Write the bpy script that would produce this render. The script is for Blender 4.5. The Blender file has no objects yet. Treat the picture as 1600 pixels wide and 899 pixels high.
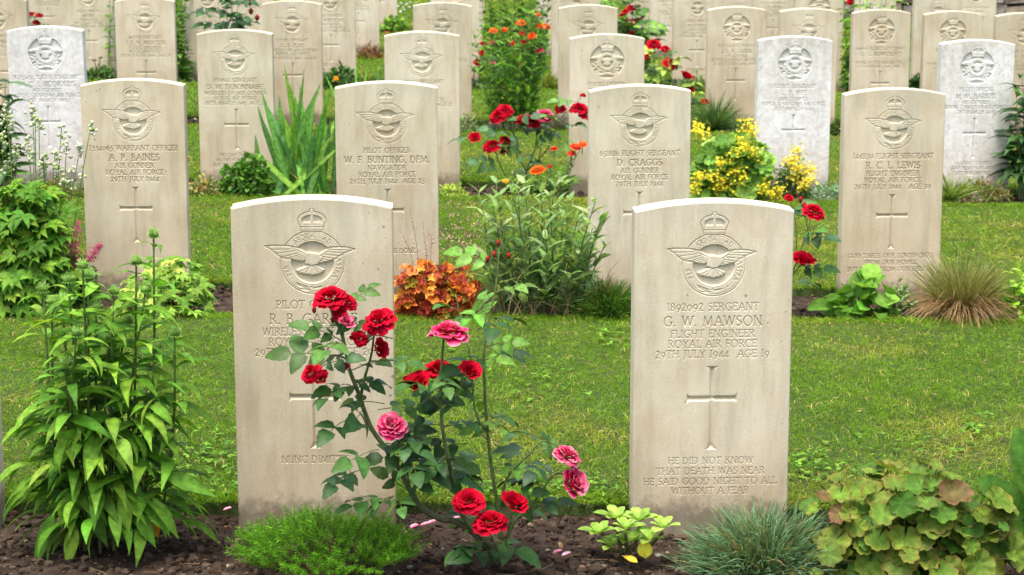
import bpy, math, random
import numpy as np
PI = math.pi
rng = np.random.default_rng(7)
random.seed(7)
SC = bpy.context.scene
COL = SC.collection

# ------------------------------------------------------------------ camera geometry
F_PX = 3200.0
CAM_H = 1.525
PITCH = math.atan((449.5 + 184.0) / F_PX)
CP, SP = math.cos(PITCH), math.sin(PITCH)
YAW = 0.04                       # the rows run very slightly away to the right
ROWS = [4.78, 7.61, 10.43, 13.34, 16.12, 19.10, 22.2]

def gz(x, y):
    return -0.018 * x - 0.003 * np.maximum(0.0, y - 8.0)

def ray(px, py):
    a = (px - 800.0) / F_PX
    b = -(py - 449.5) / F_PX
    return np.array([a, CP + b * SP, -SP + b * CP])

def AT(px, py, Y):
    r = ray(px, py)
    k = Y / r[1]
    return np.array([k * r[0], Y, CAM_H + k * r[2]])

def G(px, py):
    r = ray(px, py)
    k = -CAM_H / r[2]
    for _ in range(12):
        z = gz(k * r[0], k * r[1])
        k = (z - CAM_H) / r[2]
    return np.array([k * r[0], k * r[1], CAM_H + k * r[2]])

def ppm(P):                       # pixels of the photo per metre at P
    return F_PX / (P[1] * CP - (P[2] - CAM_H) * SP)

def nrm(v):
    v = np.asarray(v, float)
    return v / (np.linalg.norm(v, axis=-1, keepdims=True) + 1e-12)

# ------------------------------------------------------------------ mesh builder
class MB:
    def __init__(self):
        self.V = []; self.C = []; self.F = []; self.n = 0
    def add(self, V, faces, C):
        V = np.asarray(V, float).reshape(-1, 3)
        C = np.asarray(C, float)
        if C.ndim == 1:
            C = np.broadcast_to(C, (len(V), 3))
        self.V.append(V); self.C.append(C)
        for f in faces:
            f = np.asarray(f, np.int64)
            if f.ndim == 1:
                f = f[None, :]
            self.F.append(f + self.n)
        self.n += len(V)
    def build(self, name, mat, parent=None, smooth=True, origin=None):
        if self.n == 0:
            return None
        V = np.concatenate(self.V); C = np.concatenate(self.C)
        o = np.zeros(3)
        if parent is not None and origin is None:
            o = np.array(parent.get('_o', (0, 0, 0)), float)
        elif origin is not None:
            o = np.array(origin, float)
        V = V - o
        lt = np.concatenate([np.full(len(f), f.shape[1]) for f in self.F])
        li = np.concatenate([f.ravel() for f in self.F])
        me = bpy.data.meshes.new(name)
        me.vertices.add(len(V)); me.vertices.foreach_set('co', V.astype(np.float32).ravel())
        me.loops.add(len(li)); me.loops.foreach_set('vertex_index', li.astype(np.int32))
        me.polygons.add(len(lt))
        st = np.concatenate([[0], np.cumsum(lt)[:-1]])
        me.polygons.foreach_set('loop_start', st.astype(np.int32))
        me.polygons.foreach_set('use_smooth', np.full(len(lt), smooth, dtype=bool))
        me.update(calc_edges=True)
        at = me.color_attributes.new('Col', 'FLOAT_COLOR', 'POINT')
        at.data.foreach_set('color', np.concatenate([C, np.ones((len(C), 1))], 1).astype(np.float32).ravel())
        me.materials.append(mat)
        ob = bpy.data.objects.new(name, me)
        COL.objects.link(ob)
        if parent is not None:
            ob.parent = parent
        elif origin is not None:
            ob.location = tuple(o)
        return ob

def thing(name, label, cat, loc, group=None):
    o = bpy.data.objects.new(name, None)
    o.empty_display_size = 0.05
    COL.objects.link(o)
    o.location = tuple(float(v) for v in loc)
    o['_o'] = [float(v) for v in loc]
    o['label'] = label; o['category'] = cat
    if group: o['group'] = group
    return o

def jit(c, a=0.15):
    c = np.array(c, float)
    return c * (1 + a * (rng.random() * 2 - 1)) * (1 + 0.5 * a * (rng.random(3) * 2 - 1))

def pick(cols, a=0.15):
    return jit(cols[rng.integers(len(cols))], a)

UP = np.array([0, 0, 1.0])

# ------------------------------------------------------------------ leaves
def profile(shape, t):
    if shape == 'lance':   w = np.sin(PI * t ** 0.72) ** 1.15
    elif shape == 'ovate': w = np.sin(PI * t ** 0.62) ** 0.8
    elif shape == 'obovate': w = np.sin(PI * np.clip(t, 0, 1) ** 1.45) ** 0.75
    elif shape == 'round': w = np.sin(PI * t ** 0.95) ** 0.5
    elif shape == 'strap': w = np.minimum(1, 3.5 * (1 - t)) ** 0.8 * (0.75 + 0.25 * np.minimum(1, t * 5))
    else: w = np.sin(PI * t)
    return np.maximum(w, 0.03)

def leaf(B, p, d, n, L, W, shape='lance', droop=0.5, fold=0.25, col=(.1, .2, .03), seg=5, wave=0.0, edge=None, serr=0.0):
    d = nrm(d); n = np.asarray(n, float)
    side = np.cross(d, n); ls = np.linalg.norm(side)
    if ls < 1e-6:
        side = np.array([1.0, 0, 0])
    else:
        side = side / ls
    nn = np.cross(side, d)
    t = np.linspace(0, 1, seg + 1)
    w = profile(shape, t) * W * 0.5
    if serr:
        w = w * (1 + serr * np.where(np.arange(seg + 1) % 2, 1, -1))
    a = -droop * t
    dirs = np.cos(a)[:, None] * d + np.sin(a)[:, None] * nn
    nrmv = -np.sin(a)[:, None] * d + np.cos(a)[:, None] * nn
    c = np.zeros((seg + 1, 3)); c[1:] = np.cumsum(dirs[:-1] * (L / seg), 0)
    c += p
    wv = wave * W * np.sin(t * 9 + rng.random() * 6)
    Lv = c + side * w[:, None] + nrmv * (w * fold + wv)[:, None]
    Rv = c - side * w[:, None] + nrmv * (w * fold - wv)[:, None]
    V = np.concatenate([Lv, c, Rv])
    m = seg + 1
    i = np.arange(seg)
    f1 = np.stack([i, i + 1, m + i + 1, m + i], 1)
    f2 = np.stack([m + i, m + i + 1, 2 * m + i + 1, 2 * m + i], 1)
    col = np.asarray(col, float)
    ec = col if edge is None else np.asarray(edge, float)
    C = np.concatenate([np.broadcast_to(ec, (m, 3)), np.broadcast_to(col * 1.18, (m, 3)), np.broadcast_to(ec * 0.95, (m, 3))])
    B.add(V, [f1, f2], C)

def blades(B, P, D, L, W, bend, C0, C1, seg=2):
    """many narrow blades at once: P roots, D directions, bend = how far the tip falls over"""
    n = len(P)
    if n == 0: return
    D = nrm(D)
    h = D * np.array([1, 1, 0]) + rng.normal(0, 0.08, (n, 3)) * np.array([1, 1, 0])
    h = nrm(h)
    az = rng.random(n) * 2 * PI
    s = nrm(np.cross(D, np.stack([np.cos(az), np.sin(az), np.zeros(n)], 1)))
    L = np.broadcast_to(np.asarray(L, float), (n,)); W = np.broadcast_to(np.asarray(W, float), (n,)); bend = np.broadcast_to(np.asarray(bend, float), (n,))
    pts = [P]; cur = P.copy()
    for k in range(seg):
        u = (k + 0.5) / seg
        dd = nrm(D + (h * 0.6 - UP * 0.9) * (bend * u * u * 2)[:, None])
        cur = cur + dd * (L / seg)[:, None]
        pts.append(cur)
    V = []; C = []
    for k in range(seg):
        w = W * 0.5 * (1 - 0.55 * (k / seg) ** 1.5)
        V += [pts[k] + s * w[:, None], pts[k] - s * w[:, None]]
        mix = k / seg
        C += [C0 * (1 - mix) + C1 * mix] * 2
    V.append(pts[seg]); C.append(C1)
    m = 2 * seg + 1
    V = np.stack(V, 1).reshape(-1, 3); C = np.stack(C, 1).reshape(-1, 3)
    b = (np.arange(n) * m)[:, None]
    faces = []
    for k in range(seg - 1):
        faces.append(b + np.array([2 * k, 2 * k + 1, 2 * k + 3, 2 * k + 2]))
    faces.append(b + np.array([2 * seg - 2, 2 * seg - 1, 2 * seg]))
    B.add(V, faces, C)

def tube(B, pts, r0, r1, col, sides=6, col1=None):
    pts = np.asarray(pts, float)
    if len(pts) < 2: return
    if len(pts) > 2:                       # smooth (Catmull-Rom)
        q = np.vstack([2 * pts[0] - pts[1], pts, 2 * pts[-1] - pts[-2]])
        out = []
        for i in range(1, len(q) - 2):
            for u in np.linspace(0, 1, 4, endpoint=False):
                a, b, c, d = q[i - 1], q[i], q[i + 1], q[i + 2]
                out.append(0.5 * ((2 * b) + (c - a) * u + (2 * a - 5 * b + 4 * c - d) * u * u + (3 * b - a - 3 * c + d) * u ** 3))
        out.append(pts[-1]); pts = np.array(out)
    n = len(pts)
    T = nrm(np.gradient(pts, axis=0))
    ref = np.array([0.3, 0.9, 0.1])
    A = nrm(np.cross(T, ref)); Bn = np.cross(T, A)
    ang = np.arange(sides) * 2 * PI / sides
    r = np.linspace(r0, r1, n)
    V = pts[:, None, :] + r[:, None, None] * (np.cos(ang)[None, :, None] * A[:, None, :] + np.sin(ang)[None, :, None] * Bn[:, None, :])
    i = np.arange(n - 1)[:, None]; j = np.arange(sides)[None, :]; jn = (j + 1) % sides
    f = np.stack([i * sides + j, i * sides + jn, (i + 1) * sides + jn, (i + 1) * sides + j], -1).reshape(-1, 4)
    col = np.asarray(col, float)
    c1 = col if col1 is None else np.asarray(col1, float)
    u = np.linspace(0, 1, n)[:, None, None]
    C = np.broadcast_to(col * (1 - u) + c1 * u, (n, sides, 3)).reshape(-1, 3)
    cap = (n - 1) * sides + np.arange(sides)
    B.add(V.reshape(-1, 3), [f, cap], C)
    return pts

_ico = {}
def ball(B, c, r, col, squash=(1, 1, 1), rough=0.0, sub=1):
    if sub not in _ico:
        import bmesh
        bm = bmesh.new(); bmesh.ops.create_icosphere(bm, subdivisions=sub, radius=1)
        bm.verts.ensure_lookup_table()
        _ico[sub] = (np.array([v.co[:] for v in bm.verts]), np.array([[v.index for v in f.verts] for f in bm.faces]))
        bm.free()
    V, F = _ico[sub]
    V = V * (1 + rough * rng.normal(0, 1, (len(V), 1)))
    B.add(np.asarray(c) + V * r * np.asarray(squash), [F], col)

def disc_leaf(B, c, n, d, R, lobes=7, c0=(.1, .2, .03), c1=(.2, .2, .05), cup=0.25, depth=0.14, pleat=0.05):
    n = nrm(n); x = nrm(np.asarray(d, float) - n * np.dot(d, n)); y = np.cross(n, x)
    K = 36
    th = np.linspace(-PI * 0.96, PI * 0.96, K)
    ph = rng.random() * 0.4
    rim = 1 - depth * np.abs(np.cos(th * lobes / 2 + ph)) ** 0.8 + 0.05 * np.sin(th * lobes * 2)
    rim *= 1 - 0.35 * (np.abs(th) / PI) ** 6
    V = [np.zeros(3)]
    C = [np.asarray(c0) * 1.1]
    for q, rr in enumerate((0.34, 0.7, 1.0)):
        r = R * rr * (1 + (rim - 1) * rr ** 3)
        h = cup * R * rr ** 2 * (1 + 0.5 * np.sin(2 * th + ph * 9)) + pleat * R * rr * np.cos(th * lobes + ph * 2)
        V += list(r[:, None] * (np.cos(th)[:, None] * x + np.sin(th)[:, None] * y) + h[:, None] * n)
        mix = (0.0, 0.25, 1.0)[q]
        C += [np.asarray(c0) * (1 - mix) + np.asarray(c1) * mix] * K
    i = np.arange(K - 1)
    faces = [np.stack([np.zeros(K - 1, int), 1 + i, 2 + i], 1)]
    for q in range(2):
        o = 1 + q * K
        faces.append(np.stack([o + i, o + K + i, o + K + i + 1, o + i + 1], 1))
    B.add(np.array(V) + np.asarray(c) - x * R * 0.3, faces, np.array(C))

def palmate(B, c, n, d, R, W, cols, k=5, droop=0.5):
    n = nrm(n); x = nrm(np.asarray(d, float) - n * np.dot(d, n)); y = np.cross(n, x)
    col = pick(cols, 0.18)
    for a in np.linspace(-1.45, 1.45, k) + rng.normal(0, .1, k):
        dd = math.cos(a) * x + math.sin(a) * y + n * 0.15
        leaf(B, c, dd, n, R * (1 - 0.20 * abs(a)) * (0.85 + .3 * rng.random()), W, 'lance', droop * (.6 + .8 * rng.random()), 0.25, jit(col, .12), 6)

def rose_bloom(B, c, f, R, red=(.58, .004, .014), edge=None, loose=0.0, K=None, half=False):
    """layered petals round the axis f"""
    f = nrm(f); a = np.array([0, 0, 1.0]) if abs(f[2]) < .9 else np.array([1.0, 0, 0])
    x = nrm(np.cross(f, a)); y = np.cross(f, x)
    rings = [(0.18, 4, 1.40, .60), (0.30, 5, 1.22, .62), (0.44, 7, 1.02, .66), (0.58, 8, .80, .68), (0.74, 9, .56, .70), (0.90, 9, .30, .72), (1.0, 9, .0, .72)]
    if half: R = R * 1.28
    if half: rings = [(a_, k_, min(1.45, e_ + .30), l_ * 1.15) for a_, k_, e_, l_ in rings[:5]]
    c = np.asarray(c, float)
    for q, (rr, k, el, ln) in enumerate(rings):
        for j in range(k):
            th = 2 * PI * (j + 0.5 * (q % 2) + rng.normal(0, .09)) / k
            e = el + rng.normal(0, .12 + loose)
            rad = math.cos(th) * x + math.sin(th) * y
            tan = -math.sin(th) * x + math.cos(th) * y
            out = rad * math.cos(e) + f * math.sin(e)
            pn = -rad * math.sin(e) + f * math.cos(e)
            base = c + rad * R * 0.10 * (q + 1) * .8 - f * R * (0.06 * q)
            Lp = R * ln * (0.9 + .2 * rng.random()) * (0.55 + .45 * rr + .12)
            Wp = R * (0.30 + 0.52 * rr) * (0.9 + .2 * rng.random())
            us = np.linspace(0, 1, 5); vs = np.linspace(-1, 1, 5)
            U, Vv = np.meshgrid(us, vs, indexing='ij')
            wid = np.sin(PI * np.clip(U, 0, 1) ** 0.5 * 0.62 + 0.25) * Wp * 0.6
            ruff = R * 0.05 * np.sin(Vv * 5 + rng.random() * 6) * U ** 2
            curl = -0.34 * U ** 3 * (0.5 + rr)            # tips roll back
            H = (Vv ** 2) * wid * 0.55 * (1 - 0.55 * rr) + curl * Lp * 0.5 + ruff
            Lr = U * Lp * (1 - 0.16 * Vv ** 2 * U)
            P = base + Lr[..., None] * out + (Vv * wid)[..., None] * tan + H[..., None] * pn
            col = np.array(red) * (0.62 + 0.6 * rng.random())
            C = np.repeat(np.broadcast_to(col, (25, 3)), 1, 0).copy()
            if edge is not None:
                m = np.clip((U.ravel() - 0.70) * 2.6 + rng.normal(0, .15), 0, 1)[:, None] * (0.10 + .55 * rng.random())
                C = C * (1 - m) + np.array(edge) * m
            idx = np.arange(25).reshape(5, 5)
            Fq = np.stack([idx[:-1, :-1], idx[1:, :-1], idx[1:, 1:], idx[:-1, 1:]], -1).reshape(-1, 4)
            B.add(P.reshape(-1, 3), [Fq], C)
    # calyx below
    B = B if K is None else K
    for j in range(5):
        th = 2 * PI * j / 5
        rad = math.cos(th) * x + math.sin(th) * y
        leaf(B, c - f * R * .34, rad - f * .15, f, R * .6, R * .2, 'lance', .6, .2, (.06, .12, .03), 3)
    ball(B, c - f * R * .40, R * .16, (.07, .12, .03))

def daisy_bloom(B, c, f, R, col, k=12, layers=2, mid=(.25, .12, .02)):
    f = nrm(f); a = np.array([0, 0, 1.0]) if abs(f[2]) < .9 else np.array([1.0, 0, 0])
    x = nrm(np.cross(f, a)); y = np.cross(f, x)
    for q in range(layers):
        for j in range(k):
            th = 2 * PI * (j + .5 * q + rng.normal(0, .1)) / k
            rad = math.cos(th) * x + math.sin(th) * y
            leaf(B, np.asarray(c) + f * R * .08 * q, rad + f * (.12 + .35 * q), f, R * (1 - .25 * q), R * .5, 'obovate', .6, .15, jit(col, .2), 3)
    ball(B, np.asarray(c) + f * R * .12, R * .3, mid, rough=.06)

def rose_leaf(B, Bs, p, d, size, cols, n=None, k=5):
    """pinnate leaf with five leaflets on a thin stalk"""
    d = nrm(d); n = np.array([0, -0.35, 0.9]) + rng.normal(0, .25, 3) if n is None else n
    s = nrm(np.cross(d, n)); nn = np.cross(s, d)
    L = size
    q = np.array([p, p + d * L * .4, p + d * L * .75 - nn * L * .06, p + d * L * .98 - nn * L * .14])
    tube(Bs, q, .0014, .0009, (.10, .14, .03), 4)
    col = pick(cols, .2)
    spots = [(q[3], d - nn * .25, 1.0)]
    for (pt, w) in ((q[2], .86), (q[1], .66))[: (k - 1) // 2]:
        for sg in (-1, 1):
            spots.append((pt, s * sg * .9 + d * .45, w))
    for (pt, dd, w) in spots:
        LL = L * .62 * w * (.85 + .3 * rng.random())
        leaf(B, pt, dd, nn + rng.normal(0, .15, 3), LL, LL * .62, 'ovate', .55 + .4 * rng.random(), .22, jit(col, .12), 8, serr=.05)

def bush(B, c, r, n, L, W, cols, shape='ovate', droop=.6, out=.7, shell=.55, fold=.25, seg=4, up=.5):
    """leaves spread through the upper half of an ellipsoid (c at ground, r radii)"""
    c = np.asarray(c, float); r = np.asarray(r, float)
    for _ in range(n):
        v = rng.normal(0, 1, 3); v[2] = abs(v[2]) * .9; v = nrm(v)
        rad = (shell + (1 - shell) * rng.random()) * (0.86 + .24 * math.sin(5 * v[0] + 3.1 * v[1]) * .5 + .14 * rng.random())
        p = c + v * r * rad
        d = nrm(v * out + rng.normal(0, .45, 3) + UP * .12)
        nn = nrm(v * .5 + UP * up + rng.normal(0, .28, 3))
        leaf(B, p, d, nn, L * (.7 + .6 * rng.random()), W * (.7 + .6 * rng.random()), shape, droop * (.6 + .8 * rng.random()), fold, pick(cols, .2), seg)

def twigs(B, c, r, n, col, r0=.003):
    c = np.asarray(c, float); r = np.asarray(r, float)
    for _ in range(n):
        v = rng.normal(0, 1, 3); v[2] = abs(v[2]) * 1.3 + .3; v = nrm(v)
        e = c + v * r * (.75 + .2 * rng.random())
        b = c + np.array([v[0], v[1], 0]) * r * .15
        b[2] = c[2] - .02
        tube(B, [b, b * .5 + e * .5 + np.array([0, 0, .06 * r[2]]), e], r0, r0 * .5, jit(col, .2), 5)

# ------------------------------------------------------------------ materials
def new_mat(name):
    m = bpy.data.materials.new(name); m.use_nodes = True
    nt = m.node_tree; nt.nodes.clear()
    return m, nt
def N(nt, t, **kw):
    n = nt.nodes.new(t)
    for k, v in kw.items():
        setattr(n, k, v)
    return n
def noise(nt, coord, scale, detail=4, rough=.55, dim='3D'):
    n = N(nt, 'ShaderNodeTexNoise'); n.inputs['Scale'].default_value = scale
    n.inputs['Detail'].default_value = detail; n.inputs['Roughness'].default_value = rough
    nt.links.new(coord, n.inputs['Vector']); return n.outputs['Fac']
def ramp(nt, fac, stops):
    r = N(nt, 'ShaderNodeValToRGB'); el = r.color_ramp.elements
    while len(el) < len(stops): el.new(.5)
    for e, (p, c) in zip(el, stops):
        e.position = p; e.color = tuple(c) + (1,) if len(c) == 3 else c
    nt.links.new(fac, r.inputs['Fac']); return r.outputs['Color']
def mixc(nt, fac, a, b, mode='MIX'):
    m = N(nt, 'ShaderNodeMix', data_type='RGBA', blend_type=mode)
    for s, v in ((m.inputs[0], fac), (m.inputs[6], a), (m.inputs[7], b)):
        if isinstance(v, (int, float)): s.default_value = v
        elif isinstance(v, tuple): s.default_value = v + (1,) if len(v) == 3 else v
        else: nt.links.new(v, s)
    return m.outputs[2]
def math_(nt, op, a, b=None, clamp=False):
    m = N(nt, 'ShaderNodeMath', operation=op, use_clamp=clamp)
    for s, v in zip(m.inputs, (a, b)):
        if v is None: continue
        if isinstance(v, (int, float)): s.default_value = v
        else: nt.links.new(v, s)
    return m.outputs[0]

def leaf_mat(name, rough=.5, trans=.3, spec=.35, nscale=60, namt=.35, tb=1.6, tint=None, spots=0):
    m, nt = new_mat(name)
    at = N(nt, 'ShaderNodeAttribute', attribute_name='Col')
    geo = N(nt, 'ShaderNodeNewGeometry')
    f = noise(nt, geo.outputs['Position'], nscale, 3)
    v = ramp(nt, f, [(.3, (1 - namt,) * 3), (.7, (1 + namt,) * 3)])
    c = mixc(nt, 1.0, at.outputs['Color'], v, 'MULTIPLY')
    if spots:
        sp = ramp(nt, noise(nt, geo.outputs['Position'], 105, 3, .6), [(.60, (0, 0, 0)), (.66, (1, 1, 1))])
        c = mixc(nt, math_(nt, 'MULTIPLY', sp, spots), c, (.030, .026, .016))
    if tint: c = mixc(nt, 1.0, c, tint, 'MULTIPLY')
    p = N(nt, 'ShaderNodeBsdfPrincipled'); p.inputs['Roughness'].default_value = rough
    p.inputs['Specular IOR Level'].default_value = spec
    nt.links.new(c, p.inputs['Base Color'])
    t = N(nt, 'ShaderNodeBsdfTranslucent')
    c2 = mixc(nt, 1.0, c, (tb, tb * 1.02, tb * .6), 'MULTIPLY'); nt.links.new(c2, t.inputs['Color'])
    mx = N(nt, 'ShaderNodeMixShader'); mx.inputs[0].default_value = trans
    nt.links.new(p.outputs[0], mx.inputs[1]); nt.links.new(t.outputs[0], mx.inputs[2])
    o = N(nt, 'ShaderNodeOutputMaterial'); nt.links.new(mx.outputs[0], o.inputs['Surface'])
    return m

def stone_mat(name, base, pale, dark, white=False):
    m, nt = new_mat(name)
    geo = N(nt, 'ShaderNodeNewGeometry'); tc = N(nt, 'ShaderNodeTexCoord')
    pos = geo.outputs['Position']
    mp = N(nt, 'ShaderNodeMapping'); mp.inputs['Scale'].default_value = (1, 1, .16); nt.links.new(pos, mp.inputs['Vector'])
    big = noise(nt, pos, 4.5, 5, .6)
    c = ramp(nt, big, [(.28, dark), (.5, base), (.74, pale)])
    per = noise(nt, pos, 1.1, 1, .5)           # no two stones weather alike
    c = mixc(nt, 1.0, c, ramp(nt, per, [(.33, (.90, .885, .85)), (.5, (1, 1, 1)), (.67, (1.05, 1.05, 1.07))]), 'MULTIPLY')
    streak = noise(nt, mp.outputs[0], 26, 5, .65)
    c = mixc(nt, .8, c, ramp(nt, streak, [(.30, (.80, .78, .74) if not white else (.88, .87, .85)), (.50, (1, 1, 1)), (.75, (1.10, 1.09, 1.08))]), 'MULTIPLY')
    fine = noise(nt, pos, 320, 3, .7)
    c = mixc(nt, .7, c, ramp(nt, fine, [(.3, (.80, .78, .75)), (.6, (1.07, 1.07, 1.07))]), 'MULTIPLY')
    # weave of the sawn face
    wv = N(nt, 'ShaderNodeTexWave', bands_direction='Z'); wv.inputs['Scale'].default_value = 75
    wv.inputs['Distortion'].default_value = 2.5; nt.links.new(pos, wv.inputs['Vector'])
    c = mixc(nt, .05, c, wv.outputs['Color'], 'SOFT_LIGHT')
    sep = N(nt, 'ShaderNodeSeparateXYZ'); nt.links.new(tc.outputs['Object'], sep.inputs[0])
    z = sep.outputs['Z']
    # soil splash and damp rising from the ground, broken up by noise
    sp = math_(nt, 'ADD', z, math_(nt, 'MULTIPLY', math_(nt, 'SUBTRACT', noise(nt, pos, 13, 5, .65), .5), -.42))
    s1 = ramp(nt, sp, [(.0, (1, 1, 1)), (.30, (0, 0, 0))])
    c = mixc(nt, math_(nt, 'MULTIPLY', s1, .38), c, mixc(nt, 1.0, c, (.88, .70, .50), 'MULTIPLY'))
    s2 = ramp(nt, math_(nt, 'ADD', z, math_(nt, 'MULTIPLY', math_(nt, 'SUBTRACT', noise(nt, pos, 45, 5, .7), .5), -.12)), [(.02, (1, 1, 1)), (.065, (0, 0, 0))])
    c = mixc(nt, math_(nt, 'MULTIPLY', s2, .68), c, (.075, .055, .038))
    # grey-green film and orange rust smears
    al = ramp(nt, noise(nt, mp.outputs[0], 11, 5, .6), [(.53, (0, 0, 0)), (.68, (1, 1, 1))])
    c = mixc(nt, math_(nt, 'MULTIPLY', al, .22 if white else .32), c, (.36, .34, .26))
    ru = ramp(nt, noise(nt, pos, 6.5, 4, .6), [(.55, (0, 0, 0)), (.70, (1, 1, 1))])
    c = mixc(nt, math_(nt, 'MULTIPLY', ru, .10 if white else .36), c, (.52, .39, .24))
    tp = math_(nt, 'ADD', z, math_(nt, 'MULTIPLY', math_(nt, 'SUBTRACT', noise(nt, mp.outputs[0], 30, 5, .65), .5), .55))
    c = mixc(nt, math_(nt, 'MULTIPLY', ramp(nt, tp, [(.70, (0, 0, 0)), (.86, (1, 1, 1))]), .40), c, (.40, .38, .29))
    if white:   # blotchy new stone
        bl = ramp(nt, noise(nt, pos, 36, 8, .82), [(.40, (.78, .76, .72)), (.5, (.96, .955, .94)), (.60, (1.14, 1.14, 1.13))])
        c = mixc(nt, .7, c, bl, 'MULTIPLY')
    # small dark lichen specks
    vo = N(nt, 'ShaderNodeTexVoronoi'); vo.inputs['Scale'].default_value = 36; nt.links.new(pos, vo.inputs['Vector'])
    spk = ramp(nt, math_(nt, 'ADD', vo.outputs['Distance'], math_(nt, 'MULTIPLY', noise(nt, pos, 5, 2), .75)), [(.375, (1, 1, 1)), (.41, (0, 0, 0))])
    c = mixc(nt, math_(nt, 'MULTIPLY', spk, .55), c, (.10, .09, .07))
    p = N(nt, 'ShaderNodeBsdfPrincipled'); p.inputs['Roughness'].default_value = .9
    p.inputs['Specular IOR Level'].default_value = .15
    nt.links.new(c, p.inputs['Base Color'])
    bp = N(nt, 'ShaderNodeBump'); bp.inputs['Strength'].default_value = .25; bp.inputs['Distance'].default_value = .0012
    nt.links.new(noise(nt, pos, 260, 4, .7), bp.inputs['Height']); nt.links.new(bp.outputs[0], p.inputs['Normal'])
    o = N(nt, 'ShaderNodeOutputMaterial'); nt.links.new(p.outputs[0], o.inputs['Surface'])
    return m

def ground_mat(name, stops, scale, bump=.01, rough=.95, fscale=180, attr=False):
    m, nt = new_mat(name)
    geo = N(nt, 'ShaderNodeNewGeometry'); pos = geo.outputs['Position']
    c = ramp(nt, noise(nt, pos, scale, 6, .65), stops)
    c = mixc(nt, .8, c, ramp(nt, noise(nt, pos, fscale, 4, .7), [(.3, (.6, .6, .6)), (.7, (1.3, 1.3, 1.3))]), 'MULTIPLY')
    if attr:
        at = N(nt, 'ShaderNodeAttribute', attribute_name='Col'); c = mixc(nt, 1.0, c, at.outputs['Color'], 'MULTIPLY')
    p = N(nt, 'ShaderNodeBsdfPrincipled'); p.inputs['Roughness'].default_value = rough
    p.inputs['Specular IOR Level'].default_value = .2
    nt.links.new(c, p.inputs['Base Color'])
    bp = N(nt, 'ShaderNodeBump'); bp.inputs['Strength'].default_value = .8; bp.inputs['Distance'].default_value = bump
    nt.links.new(noise(nt, pos, fscale, 5, .75), bp.inputs['Height']); nt.links.new(bp.outputs[0], p.inputs['Normal'])
    o = N(nt, 'ShaderNodeOutputMaterial'); nt.links.new(p.outputs[0], o.inputs['Surface'])
    return m

M = {}
M['leaf'] = leaf_mat('soft_leaf', .6, .3, .14, tint=(1.28, 1.28, .95), spots=.18)
M['gloss'] = leaf_mat('glossy_leaf', .48, .16, .2, tb=1.3, tint=(1.2, 1.2, .95), spots=.55)
M['stem'] = leaf_mat('plant_stem', .6, .0, .3)
M['petal'] = leaf_mat('flower_petal', .7, .24, .08, 90, .25, 1.0)
M['grass'] = leaf_mat('grass_blade', .7, .32, .08, 9, .22, 1.5, tint=(1.66, 1.46, 1.40))
M['cream'] = stone_mat('cream_limestone', (.61, .55, .40), (.68, .635, .49), (.53, .46, .31))
M['buff'] = stone_mat('buff_limestone', (.585, .51, .36), (.65, .59, .445), (.505, .425, .28))
M['white'] = stone_mat('white_limestone', (.72, .71, .67), (.79, .785, .76), (.63, .615, .57), True)
M['soil'] = ground_mat('dark_soil', [(.3, (.028, .017, .011)), (.5, (.058, .037, .024)), (.7, (.11, .076, .052))], 22, .02, .95, 260)
M['clod'] = ground_mat('soil_clod', [(.3, (.6, .6, .6)), (.7, (1.2, 1.2, 1.2))], 60, .004, .95, 400, True)
M['turf'] = ground_mat('turf_base', [(.3, (.035, .055, .014)), (.55, (.055, .085, .02)), (.75, (.11, .105, .04))], 2.2, .02, .95, 90)
M['rock'] = ground_mat('wall_rock', [(.3, (.55, .55, .55)), (.7, (1.3, 1.3, 1.3))], 14, .01, .9, 90, True)
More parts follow.
